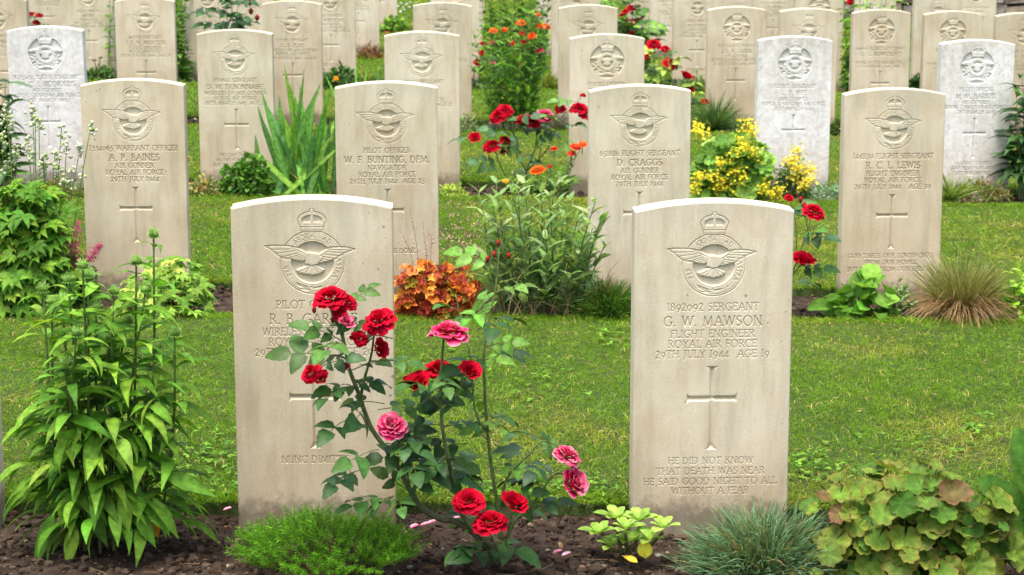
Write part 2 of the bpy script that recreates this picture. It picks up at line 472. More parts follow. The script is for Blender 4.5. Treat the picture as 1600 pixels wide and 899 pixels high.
# ------------------------------------------------------------------ carved lettering: capitals as strokes
def arc(cx, cy, rx, ry, a0, a1, n=9):
    t = np.radians(np.linspace(a0, a1, n))
    return [(cx + rx * math.cos(u), cy + ry * math.sin(u)) for u in t]
SER = .09
def vs(x, y0=0.0, y1=1.0):                      # a stem with small serifs
    return [[(x, y0), (x, y1)], [(x - SER, y0), (x + SER, y0)], [(x - SER, y1), (x + SER, y1)]]
GL = {
 'A': (.82, [[(.02, 0), (.41, 1)], [(.41, 1), (.80, 0)], [(.17, .36), (.65, .36)], [(-.06, 0), (.12, 0)], [(.70, 0), (.90, 0)]]),
 'B': (.58, vs(.08) + [[(.08, 1)] + arc(.28, .76, .2, .24, 90, -90) + [(.08, .52)], [(.08, .52)] + arc(.30, .26, .25, .26, 90, -90) + [(.08, 0)]]),
 'C': (.78, [arc(.46, .5, .44, .5, 48, 312, 15), [(.75, .98), (.75, .78)]]),
 'D': (.80, vs(.08) + [[(.08, 1)] + arc(.28, .5, .46, .5, 90, -90, 13) + [(.08, 0)]]),
 'E': (.54, vs(.08) + [[(.08, 1), (.50, 1)], [(.08, .53), (.44, .53)], [(.08, 0), (.52, 0)], [(.50, 1), (.50, .86)], [(.52, 0), (.52, .15)]]),
 'F': (.50, vs(.08) + [[(.08, 1), (.48, 1)], [(.08, .53), (.42, .53)], [(.48, 1), (.48, .86)]]),
 'G': (.82, [arc(.46, .5, .44, .5, 48, 312, 15), [(.76, .40), (.76, .10)], [(.62, .40), (.84, .40)]]),
 'H': (.80, vs(.08) + vs(.72) + [[(.08, .53), (.72, .53)]]),
 'I': (.22, vs(.11)),
 'J': (.34, [[(.22, 1), (.22, .05)] + arc(.04, .02, .18, .22, 0, -90, 5), [(.12, 1), (.32, 1)]]),
 'K': (.70, vs(.08) + [[(.08, .45), (.60, 1)], [(.26, .58), (.68, 0)]]),
 'L': (.52, vs(.08) + [[(.08, 0), (.50, 0)], [(.50, 0), (.50, .17)]]),
 'M': (.98, [[(.06, 0), (.16, 1)], [(.16, 1), (.49, .05)], [(.49, .05), (.82, 1)], [(.82, 1), (.92, 0)], [(-.03, 0), (.15, 0)], [(.83, 0), (1.01, 0)]]),
 'N': (.80, vs(.08) + [[(.08, 1), (.72, 0)]] + vs(.72)),
 'O': (.92, [arc(.46, .5, .44, .5, 0, 360, 21)]),
 'P': (.56, vs(.08) + [[(.08, 1)] + arc(.28, .74, .24, .26, 90, -90) + [(.08, .48)]]),
 'R': (.66, vs(.08) + [[(.08, 1)] + arc(.28, .75, .22, .25, 90, -90) + [(.08, .50)], [(.28, .50), (.66, 0)]]),
 'S': (.54, [arc(.27, .75, .21, .25, 40, 250, 10) + arc(.27, .26, .23, .26, 80, -140, 10)]),
 'T': (.68, [[(.34, 0), (.34, 1)], [(.02, 1), (.66, 1)], [(.02, 1), (.02, .85)], [(.66, 1), (.66, .85)], [(.25, 0), (.43, 0)]]),
 'U': (.76, [[(.08, 1), (.08, .32)] + arc(.38, .32, .30, .32, 180, 360, 9) + [(.68, 1)], [(-.02, 1), (.18, 1)], [(.58, 1), (.78, 1)]]),
 'V': (.78, [[(.02, 1), (.39, 0)], [(.39, 0), (.76, 1)], [(-.06, 1), (.12, 1)], [(.66, 1), (.84, 1)]]),
 'W': (1.1, [[(.02, 1), (.28, 0)], [(.28, 0), (.55, 1)], [(.55, 1), (.82, 0)], [(.82, 0), (1.08, 1)], [(-.06, 1), (.10, 1)], [(1.0, 1), (1.16, 1)]]),
 'Y': (.72, [[(.02, 1), (.36, .48)], [(.36, .48), (.70, 1)], [(.36, .48), (.36, 0)], [(.26, 0), (.46, 0)]]),
 'X': (.72, [[(.02, 1), (.70, 0)], [(.02, 0), (.70, 1)]]),
 '0': (.60, [arc(.30, .38, .27, .38, 0, 360, 15)]),
 '1': (.26, vs(.13)),
 '2': (.52, [arc(.25, .70, .20, .26, 160, -35, 8) + [(.04, .02)], [(.04, .02), (.50, .02)]]),
 '3': (.52, [[(.08, .86), (.46, .86), (.22, .46)] + arc(.22, .16, .25, .30, 80, -130, 9)]),
 '4': (.58, [[(.42, -.16), (.42, .84)], [(.42, .84), (.02, .14)], [(.02, .14), (.58, .14)]]),
 '5': (.52, [[(.46, .84), (.14, .84), (.12, .46)] + arc(.22, .16, .25, .30, 100, -130, 9)]),
 '6': (.58, [arc(.30, .30, .25, .30, 0, 360, 13), [(.06, .36)] + arc(.52, .36, .46, .66, 180, 110, 7)]),
 '7': (.52, [[(.02, .84), (.50, .84), (.16, -.18)]]),
 '8': (.54, [arc(.27, .74, .19, .22, 0, 360, 12), arc(.27, .26, .24, .27, 0, 360, 13)]),
 '9': (.58, [arc(.30, .50, .25, .30, 0, 360, 13), [(.54, .46)] + arc(.08, .46, .46, .62, 0, -70, 7)]),
 '.': (.20, [[(.08, .03), (.12, .05)]]),
 ',': (.20, [[(.12, .06), (.06, -.14)]]),
 ':': (.20, [[(.09, .12), (.11, .14)], [(.09, .60), (.11, .62)]]),
 '/': (.46, [[(.0, -.1), (.46, 1.1)]]),
 '-': (.40, [[(.04, .42), (.36, .42)]]),
 '&': (.7, [arc(.3, .75, .2, .25, -60, 240, 10) + [(.68, 0)], arc(.3, .26, .28, .26, 130, 350, 9)]),
 ' ': (.34, []),
}
GAP = .17
def text_segs(txt, x0c, zb, cap, maxw=None):
    """strokes of one centred line: list of (xa, za, xb, zb); x0c centre, zb baseline"""
    w = sum(GL[c][0] + GAP for c in txt) - GAP
    k = cap
    kx = cap if maxw is None or w * cap <= maxw else maxw / w
    x = x0c - w * kx / 2
    out = []
    for c in txt:
        for pl in GL[c][1]:
            for (a, b) in zip(pl[:-1], pl[1:]):
                out.append((x + a[0] * kx, zb + a[1] * k, x + b[0] * kx, zb + b[1] * k))
        x += (GL[c][0] + GAP) * kx
    return out, w * kx

def seg_dist(X, Z, s):
    ax, az, bx, bz = s
    dx, dz = bx - ax, bz - az
    L2 = dx * dx + dz * dz + 1e-12
    t = np.clip(((X - ax) * dx + (Z - az) * dz) / L2, 0, 1)
    return np.hypot(X - ax - t * dx, Z - az - t * dz)

class Field:
    """height field of one carved panel: x in metres, z in metres below the apex"""
    def __init__(self, x0, x1, z0, z1, res):
        nx = max(4, int(round((x1 - x0) / res))) + 1; nz = max(4, int(round((z1 - z0) / res))) + 1
        self.x = np.linspace(x0, x1, nx); self.z = np.linspace(z0, z1, nz)
        self.X, self.Z = np.meshgrid(self.x, self.z); self.H = np.zeros_like(self.X); self.box = (x0, x1, z0, z1)
    def win(self, xa, xb, za, zb):
        i0, i1 = np.searchsorted(self.x, [xa, xb]); j0, j1 = np.searchsorted(self.z, [za, zb])
        return slice(max(0, j0 - 1), j1 + 1), slice(max(0, i0 - 1), i1 + 1)
    def groove(self, s, w, depth):
        sl = self.win(min(s[0], s[2]) - w, max(s[0], s[2]) + w, min(s[1], s[3]) - w, max(s[1], s[3]) + w)
        if self.X[sl].size == 0: return
        d = seg_dist(self.X[sl], self.Z[sl], s)
        self.H[sl] = np.minimum(self.H[sl], -depth * np.clip(1.25 * (1 - d / w), 0, 1))
    def mesh(self, name, mat, parent, H0):
        self.H[0, :] = self.H[-1, :] = 0; self.H[:, 0] = self.H[:, -1] = 0
        V = np.stack([self.X, -self.H, H0 + self.Z], -1).reshape(-1, 3)
        nz, nx = self.X.shape
        i = np.arange(nz * nx).reshape(nz, nx)
        F = np.stack([i[:-1, :-1], i[:-1, 1:], i[1:, 1:], i[1:, :-1]], -1).reshape(-1, 4)
        B = MB(); B.add(V, [F], (1, 1, 1))
        return B.build(name, mat, parent, True, (0, 0, 0))

def poly_sd(X, Z, P):
    """distance to the outline, positive inside"""
    P = np.asarray(P, float); n = len(P)
    d = np.full(X.shape, 9.0); inside = np.zeros(X.shape, bool)
    for k in range(n):
        a, b = P[k], P[(k + 1) % n]
        d = np.minimum(d, seg_dist(X, Z, (a[0], a[1], b[0], b[1])))
        c = (a[1] > Z) != (b[1] > Z)
        with np.errstate(divide='ignore', invalid='ignore'):
            xi = (b[0] - a[0]) * (Z - a[1]) / (b[1] - a[1] + 1e-15) + a[0]
        inside ^= c & (X < xi)
    return np.where(inside, d, -d)

mm = .001
WINGS = [
 [(-111, 40), (-76, 41), (-50, 38.6), (-32, 34.8), (-17, 26), (-9, 20), (-14, 6), (-22, 2.6), (-37, 3.9), (-50, 7.7), (-73, 11.6), (-86, 20.6), (-97, 31)],
 [(100, 31), (78, 36), (45, 36), (30, 30), (16, 20), (10, -2), (30, 0), (53, 7), (62, 14), (76, 22)]]
BODY = [(-14, 25), (0, 24), (19, 21), (26, 10), (12, -5), (-2, -9), (-18, -3), (-16, 12)]
TAIL = [(-12, -7), (-40, -18), (-34, -26), (-26, -26), (-19, -29), (-10, -29), (-1, -32), (8, -29.5), (15, -29), (22, -24), (28, -18), (9, -7)]
FEATH = [((-97, 31), (-50, 32)), ((-86, 21), (-40, 28)), ((-73, 12), (-32, 23)), ((-60, 9.5), (-28, 19)), ((-50, 8), (-25, 15)), ((-42, 5.5), (-22, 12)), ((-34, 4), (-19, 9)), ((-27, 3), (-17, 6)),
         ((92, 28.5), (40, 30)), ((76, 22), (33, 25)), ((62, 15), (28, 19)), ((53, 8), (25, 13)), ((42, 4), (22, 8)), ((32, 1), (18, 4)),
         ((-4, -9), (-34, -24)), ((-3, -9), (-19, -28)), ((-2, -9), (-1, -31)), ((0, -9), (14, -28)), ((2, -9), (24, -21)), ((-50, 36), (-17, 21)), ((45, 33), (18, 15))]

def crown(F, X, Z, cz, k=1.0):
    """crown standing on z = cz (mm), all heights at or below the face"""
    out = [(-25, 0), (-27, 10), (-33, 25)] + [(33 * math.cos(t), 26 + 21 * math.sin(t)) for t in np.linspace(PI * .97, PI * .03, 13)] + [(33, 25), (27, 10), (25, 0)]
    P = [(x * k, cz + z * k) for x, z in out]
    sd = poly_sd(X, Z, P)
    H = np.full(X.shape, np.nan)
    ins = sd > 0
    H[ins] = -.5 + .5 * np.clip(sd[ins] / 2.5, 0, 1)
    inner = poly_sd(X, Z, [(x * k, cz + z * k) for x, z in [(-24, 24)] + [(25 * math.cos(t), 27 + 13 * math.sin(t)) for t in np.linspace(PI, 0, 11)] + [(24, 24), (22, 14), (-22, 14)]])
    hol = inner > 0
    H[hol] = -2.6 * np.clip(inner[hol] / 1.5, 0, 1)
    H[(np.abs(X) < 3.6 * k) & hol] = -.3
    for cx in (-16, -5.5, 5.5, 16):
        d = np.hypot(X - cx * k, Z - cz - 18 * k)
        q = d < 6 * k; H[q] = np.maximum(H[q], -1.9 + 1.7 * np.sqrt(np.clip(1 - (d[q] / (6 * k)) ** 2, 0, 1)))
    for t in np.linspace(.08, .92, 9):
        x, z = 29 * math.cos(PI * t) * k, cz + (27 + 17 * math.sin(PI * t)) * k
        d = np.hypot(X - x, Z - z); q = d < 2.4 * k; H[q] = -1.4 * np.clip((d[q] - .9) / 1.2, 0, 1) * np.clip((2.4 * k - d[q]), 0, 1)
    ln = (np.abs(Z - cz - 11 * k) < 1.1) & ins; H[ln] = -1.3
    ln = (np.abs(Z - cz - 3 * k) < .8) & ins; H[ln] = -1.0
    d = np.hypot(X, Z - cz - 50 * k); q = d < 4.6 * k
    H[q] = -.1; ring = (d >= 4.6 * k) & (d < 6 * k) & ~ins; H[ring] = -1.6
    return H, sd

def eagle(X, Z, k=1.0, dz=0.0, wings=WINGS):
    T = lambda P: [(x * k, z * k + dz) for x, z in P]
    H = np.full(X.shape, np.nan); SD = np.full(X.shape, -9e9)
    for P, hi in ((TAIL, -.5), (wings[0], -.2), (wings[1], -.2), (BODY, 0.0)):
        sd = poly_sd(X, Z, T(P)); q = sd > 0
        H[q] = hi - 1.5 * np.clip(1 - sd[q] / (3.2 * k), 0, 1) ** 1.6
        SD = np.maximum(SD, sd)
    for a, b in FEATH:
        a, b = T([a, b])
        d = seg_dist(X, Z, (a[0], a[1], b[0], b[1]))
        q = (d < 1.3) & (SD > 0); H[q] -= 1.3 * (1 - d[q] / 1.3)
    return H, SD

def emblem_wings(F):
    """crowned ring with motto and a flying eagle across it; ring centre .152 m below the apex"""
    X = F.X / mm; Z = (F.Z + .152) / mm
    r = np.hypot(X, Z)
    H = np.zeros_like(X)
    H = np.where(r < 51, -6.5 * np.clip((51 - r) / 2.2, 0, 1), H)
    for R, w, dp in ((75, 1.9, 2.4), (70.5, 1.2, 1.0), (54, 1.0, .9)):
        H = np.minimum(H, -dp * np.clip(1 - np.abs(r - R) / w, 0, 1))
    step = math.radians(9.6)
    for word, a0 in (('PER', 208), ('ARDUA', 129), ('AD', 61), ('ASTRA', 4.5)):
        a = math.radians(a0)
        for ch in word:
            u = np.array([math.cos(a), math.sin(a)]); tang = np.array([math.sin(a), -math.cos(a)])
            wd = GL[ch][0]
            for pl in GL[ch][1]:
                for p, q in zip(pl[:-1], pl[1:]):
                    A = u * (57.5 + 10.5 * p[1]) + tang * (p[0] - wd / 2) * 10.5
                    Bq = u * (57.5 + 10.5 * q[1]) + tang * (q[0] - wd / 2) * 10.5
                    lo = np.minimum(A, Bq) - 1.2; hi = np.maximum(A, Bq) + 1.2
                    sl = F.win(lo[0] * mm, hi[0] * mm, lo[1] * mm - .152, hi[1] * mm - .152)
                    d = seg_dist(X[sl], Z[sl], (A[0], A[1], Bq[0], Bq[1]))
                    H[sl] = np.minimum(H[sl], -1.6 * np.clip(1 - d / 1.1, 0, 1))
            a -= step * (.55 + .62 * wd)
    for aa in (174, 66, -57, -70):
        t = math.radians(aa); d = np.hypot(X - 62.5 * math.cos(t), Z - 62.5 * math.sin(t)); H = np.minimum(H, -1.6 * np.clip(1 - d / 2, 0, 1))
    for s in ((-38, -50, -12, -60), (-36, -54, -14, -64), (-30, -64, -8, -66), (2, -62, 18, -59), (-4, -60, -2, -58)):
        H = np.minimum(H, -2.2 * np.clip(1 - seg_dist(X, Z, s) / 2.4, 0, 1))
    C, csd = crown(F, X, Z, 74)
    H = np.where((csd > -1.6) & (csd <= 0), np.minimum(H, -1.9), H)
    H = np.where(np.isnan(C), H, C)
    E, esd = eagle(X, Z)
    H = np.where((esd > -1.7) & (esd <= 0), np.minimum(H, -2.0), H)
    H = np.where(np.isnan(E), H, E)
    F.H = H * mm

def blobleaf(X, Z, cx, cz, R, rot):
    th = np.arctan2(Z - cz, X - cx) - rot; r = np.hypot(X - cx, Z - cz)
    return R * (.62 + .38 * np.cos(5 * th)) - r

def emblem_wreath(F):
    """sunken roundel: crown, winged ring, leaf wreath and scroll"""
    X = F.X / mm / 1.18; Z = (F.Z + .137) / mm / 1.18
    r = np.hypot(X, Z)
    H = np.where(r < 74, -7.0 * np.clip((74 - r) / 2.2, 0, 1), 0.0)
    def raise_(sd, top, k=3.0):
        nonlocal H
        q = sd > 0
        H[q] = np.maximum(H[q], top - 2.2 * np.clip(1 - sd[q] / k, 0, 1) ** 1.5)
    for s in (-1, 1):
        for (a, rr, R) in ((205, 50, 21), (228, 52, 20), (248, 44, 17), (190, 40, 15)):
            t = math.radians(a); raise_(blobleaf(X, Z, s * rr * -math.cos(t), rr * math.sin(t), R, t * s), -1.2)
    sc = [(-46, -42), (-30, -52), (0, -46), (30, -52), (46, -42), (52, -56), (34, -66), (0, -58), (-34, -66), (-52, -56)]
    raise_(poly_sd(X, Z, sc), -.6, 2.5)
    ring = 7.5 - np.abs(np.hypot(X, Z + 2) - 33); raise_(ring, -.4, 2.0)
    for R in (29, 37): 
        dd = np.abs(np.hypot(X, Z + 2) - R); q = dd < 1; H[q] -= .8 * (1 - dd[q])
    w2 = [[(-74, 16), (-50, 22), (-26, 20), (-8, 10), (-8, -4), (-24, 0), (-46, 8), (-70, 8)], [(74, 16), (50, 22), (26, 20), (8, 10), (8, -4), (24, 0), (46, 8), (70, 8)]]
    for P in w2: raise_(poly_sd(X, Z, P), -.2, 2.5)
    raise_(poly_sd(X, Z, [(-10, 14), (10, 14), (14, -6), (16, -16), (0, -22), (-16, -16), (-14, -6)]), 0, 4)
    for a, b in (((-72, 12), (-24, 14)), ((-60, 9), (-20, 8)), ((72, 12), (24, 14)), ((60, 9), (20, 8)), ((-34, -54), (-6, -52)), ((34, -54), (6, -52))):
        d = seg_dist(X, Z, a + b); q = d < 1.2; H[q] -= 1.2 * (1 - d[q] / 1.2)
    C, csd = crown(F, X, Z, 42, .98)
    H = np.where((csd > -1.4) & (csd <= 0) & (r > 73), np.minimum(H, -1.6), H)
    H = np.where(np.isnan(C), H, C)
    F.H = H * mm

CROSS = [(-18, -399), (18, -399), (9, -405), (7, -413), (6.8, -472), (54, -472), (58, -470), (62, -465), (62, -493), (58, -488), (54, -486), (6.8, -486), (7, -590), (9, -600), (16, -607)]
CROSS = CROSS + [(-x, z) for x, z in reversed(CROSS[2:])]

LINES_Z = [-.263, -.3005, -.3285, -.3535, -.3785]   # baselines below the apex
CAPS = [.0185, .0235, .018, .018, .018]
EPI_Z = [-.643, -.669, -.695, -.719]

def text_panel(lines, zs, caps, res):
    segs = []; wmax = 0
    for (t, z, c) in zip(lines, zs, caps):
        if not t: continue
        s, w = text_segs(t, 0, z, c, .325)
        segs.append((s, c)); wmax = max(wmax, w)
    hw = min(.176, wmax / 2 + .008)
    used = [(z, c) for t, z, c in zip(lines, zs, caps) if t]
    F = Field(-hw, hw, used[-1][0] - .010, used[0][0] + used[0][1] + .008, res)
    for s, c in segs:
        for q in s: F.groove(q, max(c * (.076 if res < .001 else .092), res * .8), c * (.125 if res < .001 else .19))
    return F

_cache = {}
def emblem_mesh(kind, res, mat, parent, H0):
    key = (kind, res)
    if key not in _cache:
        if kind == 'wings':
            F = Field(-.114, .106, -.234, -.022, res); emblem_wings(F)
        elif kind == 'wreath':
            F = Field(-.095, .095, -.232, -.014, res); emblem_wreath(F)
        else:
            F = None
        _cache[key] = F
    return _cache[key]

HW, TH = .19, .076
def headstone(name_label, px, Yr, apex, kind='wings', lines=(), epi=(), mat='cream', res=.002, symbol='cross', group='war grave headstones in rows', yawj=0.0, T=TH, tilt=0.0):
    r = ray(px, apex)
    # the row is a straight line running slightly away to the right
    k = Yr / (r[1] - YAW * r[0])
    P = np.array([k * r[0], k * r[1], CAM_H + k * r[2]])
    base = np.array([P[0], P[1], float(gz(P[0], P[1]))])
    H = P[2] - base[2]
    root = thing('headstone', name_label, 'headstone', base, group)
    root.rotation_euler = (tilt + .006 * rng.normal(), .0035 * rng.normal(), math.atan(YAW) + yawj + .008 * rng.normal())
    m = M[mat]
    panels = []
    F = emblem_mesh(kind, res, m, root, H)
    if F is not None: panels.append((F, 'emblem'))
    if lines: panels.append((text_panel(lines, LINES_Z, CAPS, res * .85), 'inscription'))
    Fc = Field(-.068, .068, -.615, -.391, res * 1.1)
    if symbol == 'cross':
        sd = poly_sd(Fc.X / mm, Fc.Z / mm, CROSS)
        Fc.H = -mm * np.minimum(.95 * np.clip(sd, 0, 99), 7.5)
        panels.append((Fc, 'cross'))
    elif symbol == 'star':
        for tri in ([0, 120, 240], [60, 180, 300]):
            pts = [(.052 * math.sin(math.radians(a)), -.49 + .052 * math.cos(math.radians(a))) for a in tri]
            for i in range(3): Fc.groove(pts[i] + pts[(i + 1) % 3], .005, .005)
        panels.append((Fc, 'star_of_david'))
    if epi:
        Fe = text_panel(epi, EPI_Z[:len(epi)], [.0165] * 4, res * .85)
        panels.append((Fe, 'epitaph'))
    # slab: flat front cut round the carved panels, chamfered arris, arched top
    B = MB()
    ch = .0025; w = HW - ch; zb = -.12
    topz = -.030
    def quad(x0, x1, z0, z1):
        if x1 - x0 < 1e-6 or z1 - z0 < 1e-6: return
        B.add([(x0, 0, H + z0), (x1, 0, H + z0), (x1, 0, H + z1), (x0, 0, H + z1)], [[0, 1, 2, 3]], (1, 1, 1))
    boxes = sorted([f.box for f, _ in panels], key=lambda b: -b[3])
    cur = topz
    notch = None
    if boxes and boxes[0][3] > topz: notch = boxes[0]
    for (x0, x1, z0, z1) in boxes:
        z1 = min(z1, topz)
        quad(-w, w, z1, cur); quad(-w, x0, z0, z1); quad(x1, w, z0, z1); cur = z0
    quad(-w, w, zb - H, cur)
    n = 28
    rise = .022; R = (HW * HW + rise * rise) / (2 * rise)
    xs = np.linspace(-HW, HW, n + 1)
    zarc = -R + np.sqrt(R * R - xs * xs)
    xi = xs * (w / HW); zi = -ch + zarc
    ax = [(x, z) for x, z in zip(xi, zi)]
    vv = [(-w, 0, H + topz)]
    if notch: vv += [(notch[0], 0, H + topz), (notch[0], 0, H + notch[3]), (notch[1], 0, H + notch[3]), (notch[1], 0, H + topz)]
    vv += [(w, 0, H + topz)] + [(x, 0, H + z) for x, z in ax[::-1]]
    B.add(vv, [list(range(len(vv)))], (1, 1, 1))
    # outline loops
    inner = [(-w, zb - H)] + ax + [(w, zb - H)]
    outer = [(-HW, zb - H)] + [(x, z) for x, z in zip(xs, zarc)] + [(HW, zb - H)]
    L = len(inner)
    la = [(x, 0, H + z) for x, z in inner]; lb = [(x, ch, H + z) for x, z in outer]
    lc = [(x, T - ch, H + z) for x, z in outer]; ld = [(x, T, H + z) for x, z in inner]
    i = np.arange(L - 1)
    for a, b in ((la, lb), (lb, lc), (lc, ld)):
        B.add(a + b, [np.stack([i, i + L, i + L + 1, i + 1], 1)], (1, 1, 1))
    B.add(ld, [list(range(L))], (1, 1, 1))
    B.build('slab', m, root, False, (0, 0, 0))
    for f, nm in panels:
        f2 = f
        ob = f2.mesh(nm, m, root, H)
    return root, base, H
# ------------------------------------------------------------------ headstones
HS = headstone
Rw = ROWS
R1 = .0009; R2 = .0013; R3 = .0017; R4 = .0022; R5 = .003
RAF = 'ROYAL AIR FORCE'
HS('cream headstone in the front row with red roses growing across its right half', 486, Rw[0], 311, 'wings',
   ['PILOT OFFICER', 'R. B. GARSIDE', 'WIRELESS OPERATOR', RAF, '29TH JULY 1944  AGE 20'], ['NUNC DIMITTIS'], 'buff', R1)
HS('cream headstone in the front row with a carved four line epitaph', 1118.5, Rw[0], 316.5, 'wings',
   ['1892092 SERGEANT', 'G. W. MAWSON', 'FLIGHT ENGINEER', RAF, '29TH JULY 1944  AGE 19'],
   ['HE DID NOT KNOW', 'THAT DEATH WAS NEAR', 'HE SAID GOOD NIGHT TO ALL', 'WITHOUT A FEAR'], 'cream', R1, yawj=.012)
HS('front row headstone at the left edge, only a thin sliver of it showing', -155, Rw[0], 308, None, symbol=None, mat='cream', res=R2)
HS('cream headstone rising behind the coneflower and palmate shrubs at left', 205, Rw[1], 125, 'wings',
   ['1334065 WARRANT OFFICER', 'A. P. BAINES', 'AIR GUNNER', RAF, '29TH JULY 1944'], (), 'buff', R2)
HS('cream headstone in the second row directly behind the orange leaved coral bells', 604, Rw[1], 129, 'wings',
   ['PILOT OFFICER', 'W. F. BUNTING, DFM.', 'NAVIGATOR', RAF, '29TH JULY 1944  AGE 23'], ['THY WILL BE DONE'], 'cream', R2)
HS('cream headstone in the second row behind the grassy dark green mound', 1002, Rw[1], 134, 'wings',
   ['651886 FLIGHT SERGEANT', 'D. CRAGGS', 'AIR GUNNER', RAF, '29TH JULY 1944'], (), 'cream', R2)
HS('cream headstone at right with three line epitaph above a brown grass tuft', 1401.6, Rw[1], 139.5, 'wings',
   ['1441139 FLIGHT SERGEANT', 'R. C. L. LEWIS', 'FLIGHT ENGINEER', RAF, '29TH JULY 1944   AGE 39'],
   ['GOD TAKES OUR LOVED ONES', 'FROM OUR HOMES', 'BUT NEVER FROM OUR HEARTS'], 'buff', R2)
HS('white mottled headstone with wreath badge at the left, behind white flower stalks', 70, Rw[2], 42, 'wreath',
   ['R.255438 FLIGHT SERGEANT', 'W. C. I. REYNOLDS', 'AIR GUNNER', 'ROYAL CANADIAN AIR FORCE', '31ST MARCH 1945'], (), 'white', R3)
HS('cream headstone with its epitaph half hidden by the green mound beside the irises', 366, Rw[2], 47, 'wings',
   ['1136602 SERGEANT', 'D. W. DEBONNAIRE', 'WIRELESS OP./AIR GUNNER', RAF, '16TH MARCH 1945  AGE 20'],
   ['NO DAY DAWNS', 'NO NIGHT RETURNS', 'BUT WE THINK OF YOU'], 'cream', R3)
HS('cream third row headstone whose lower left is hidden by a nearer one', 659, Rw[2], 50, 'wings',
   ['1458331 SERGEANT', 'A. J. HALE', 'AIR BOMBER', RAF, '16TH MARCH 1945  AGE 21'], ['REST IN PEACE', 'DEAR SON'], 'cream', R3)
HS('cream headstone with a sunken wreath badge, red roses before its lower left side', 949.5, Rw[2], 54, 'wreath',
   ['FLYING OFFICER', 'W. H. HAYES', 'NAVIGATOR'], (), 'cream', R3, symbol=None)
HS('white blotchy headstone with wreath badge beside the yellow flowers', 1243, Rw[2], 57.5, 'wreath',
   ['FLIGHT SERGEANT', 'L. R. RYE', 'AIR GUNNER', 'ROYAL CANADIAN AIR FORCE', '31ST MARCH 1945'], (), 'white', R3)
HS('white streaked headstone with wreath badge at the right edge beside the dark peony leaves', 1528.7, Rw[2], 63, 'wreath',
   ['PILOT OFFICER', 'M. M. BARKER', 'AIR GUNNER', 'ROYAL CANADIAN AIR FORCE', '31ST MARCH 1945'], ['ALWAYS LOVED', 'AND IN OUR HEARTS', 'EVER REMEMBERED'], 'white', R3)
W5 = lambda a, b, c, d: [a, b, c, RAF, d]
HS('cream headstone cut by the left edge of the photo beside small red roses', -6, Rw[3], -5, 'wings', W5('1602744 SERGEANT', 'J. H. WARD', 'AIR GUNNER', '25TH AUGUST 1944'), (), 'buff', R4)
HS('buff headstone in the fourth row with a tall green leafy plant behind its right side', 225, Rw[3], -3, 'wings', W5('947775 SERGEANT', 'J. E. H. MORTON', 'FLIGHT ENGINEER', '25TH AUGUST 1944  AGE 21'), (), 'buff', R4)
HS('cream headstone in the fourth row rising behind the iris leaves', 455, Rw[3], 1.5, 'wings', W5('1231536 SERGEANT', 'G. R. ELKS', 'WIRELESS OP./AIR GUNNER', '25TH AUGUST 1944  AGE 20'), (), 'buff', R4)
HS('cream headstone in the fourth row just left of the tall orange zinnias', 690, Rw[3], 4.5, 'wings', W5('1867211 SERGEANT', 'E. G. BAKER', 'AIR GUNNER', '25TH AUGUST 1944  AGE 19'), (), 'cream', R4)
HS('cream headstone in the fourth row just right of the tall orange zinnias', 919.5, Rw[3], 8, 'wings', W5('1577043 SERGEANT', 'H. L. MOORE', 'AIR BOMBER', '25TH AUGUST 1944'), (), 'cream', R4)
HS('cream headstone with wreath badge standing behind the lavender tuft', 1152, Rw[3], 11, 'wreath', ['R.77174 S-O. BREVET', 'J. L. R. LARIN', 'AIR GUNNER', 'ROYAL CANADIAN AIR FORCE', 'LE 25 FEVRIER 1945  AGE 2'], (), 'buff', R4)
HS('buff headstone in the fourth row close behind the white blotchy headstone', 1264, Rw[3], 13.5, 'wings', W5('1090441 SERGEANT', 'T. A. REED', 'AIR GUNNER', '25TH AUGUST 1944'), (), 'buff', R4)
HS('buff headstone with wreath badge in the fourth row just right of the tall leafy shrub', 1379, Rw[3], 15.5, 'wreath', ['400196 FLIGHT LIEUTENANT', 'O. G. BOWCROFT', '', 'ROYAL AUSTRALIAN AIR FORCE', '25TH FEBRUARY 1945  AGE 23'], (), 'buff', R4)
HS('buff wreath badge headstone partly behind the white streaked headstone', 1491, Rw[3], 18, 'wreath', ['R.20188 SERGEANT', 'V. WEBB', 'AIR GUNNER', 'ROYAL CANADIAN AIR FORCE', '25TH FEBRUARY 1945'], (), 'buff', R4)
HS('buff headstone in the fourth row cut by the right edge of the photo', 1602, Rw[3], 20.5, 'wings', W5('1393217 SERGEANT', 'W. SHAW', 'AIR GUNNER', '25TH AUGUST 1944'), (), 'buff', R4)
for px, ap, kd, lab, nm in (
    (136, -33, 'wings', 'cream headstone in the fifth row behind the low shrub with two dry stalks', 'MUNK'),
    (323, -30, 'wings', 'greyish headstone in the fifth row behind the hanging dark rose leaves', 'HUNT'),
    (516, -26, 'wings', 'cream headstone in the fifth row above the dark green bush with one orange flower', 'A. WINSTONE'),
    (710, -24, 'wings', 'cream headstone in the fifth row left of the red roses and dark stems', 'COOPER'),
    (900, -20, 'wings', 'cream headstone in the fifth row behind the spiky yellow green bush', 'D. GREY'),
    (1091, -17, 'wings', 'cream fifth row headstone above the low green bush right of the roses', 'J. M. DEMPSEY'),
    (1281, -14, 'wreath', 'buff headstone with wreath badge in the fifth row left of the tall leafy shrub', 'PRICE'),
    (1467, -9, 'wings', 'buff fifth row headstone at right with a dark low bush at its left foot', 'WEST')):
    HS(lab, px, Rw[4], ap, kd, W5('PILOT OFFICER', nm, 'NAVIGATOR', '5TH MARCH 1945  AGE 22'), ['REST IN PEACE'], 'buff' if px in (323, 1281) else 'cream', R5)
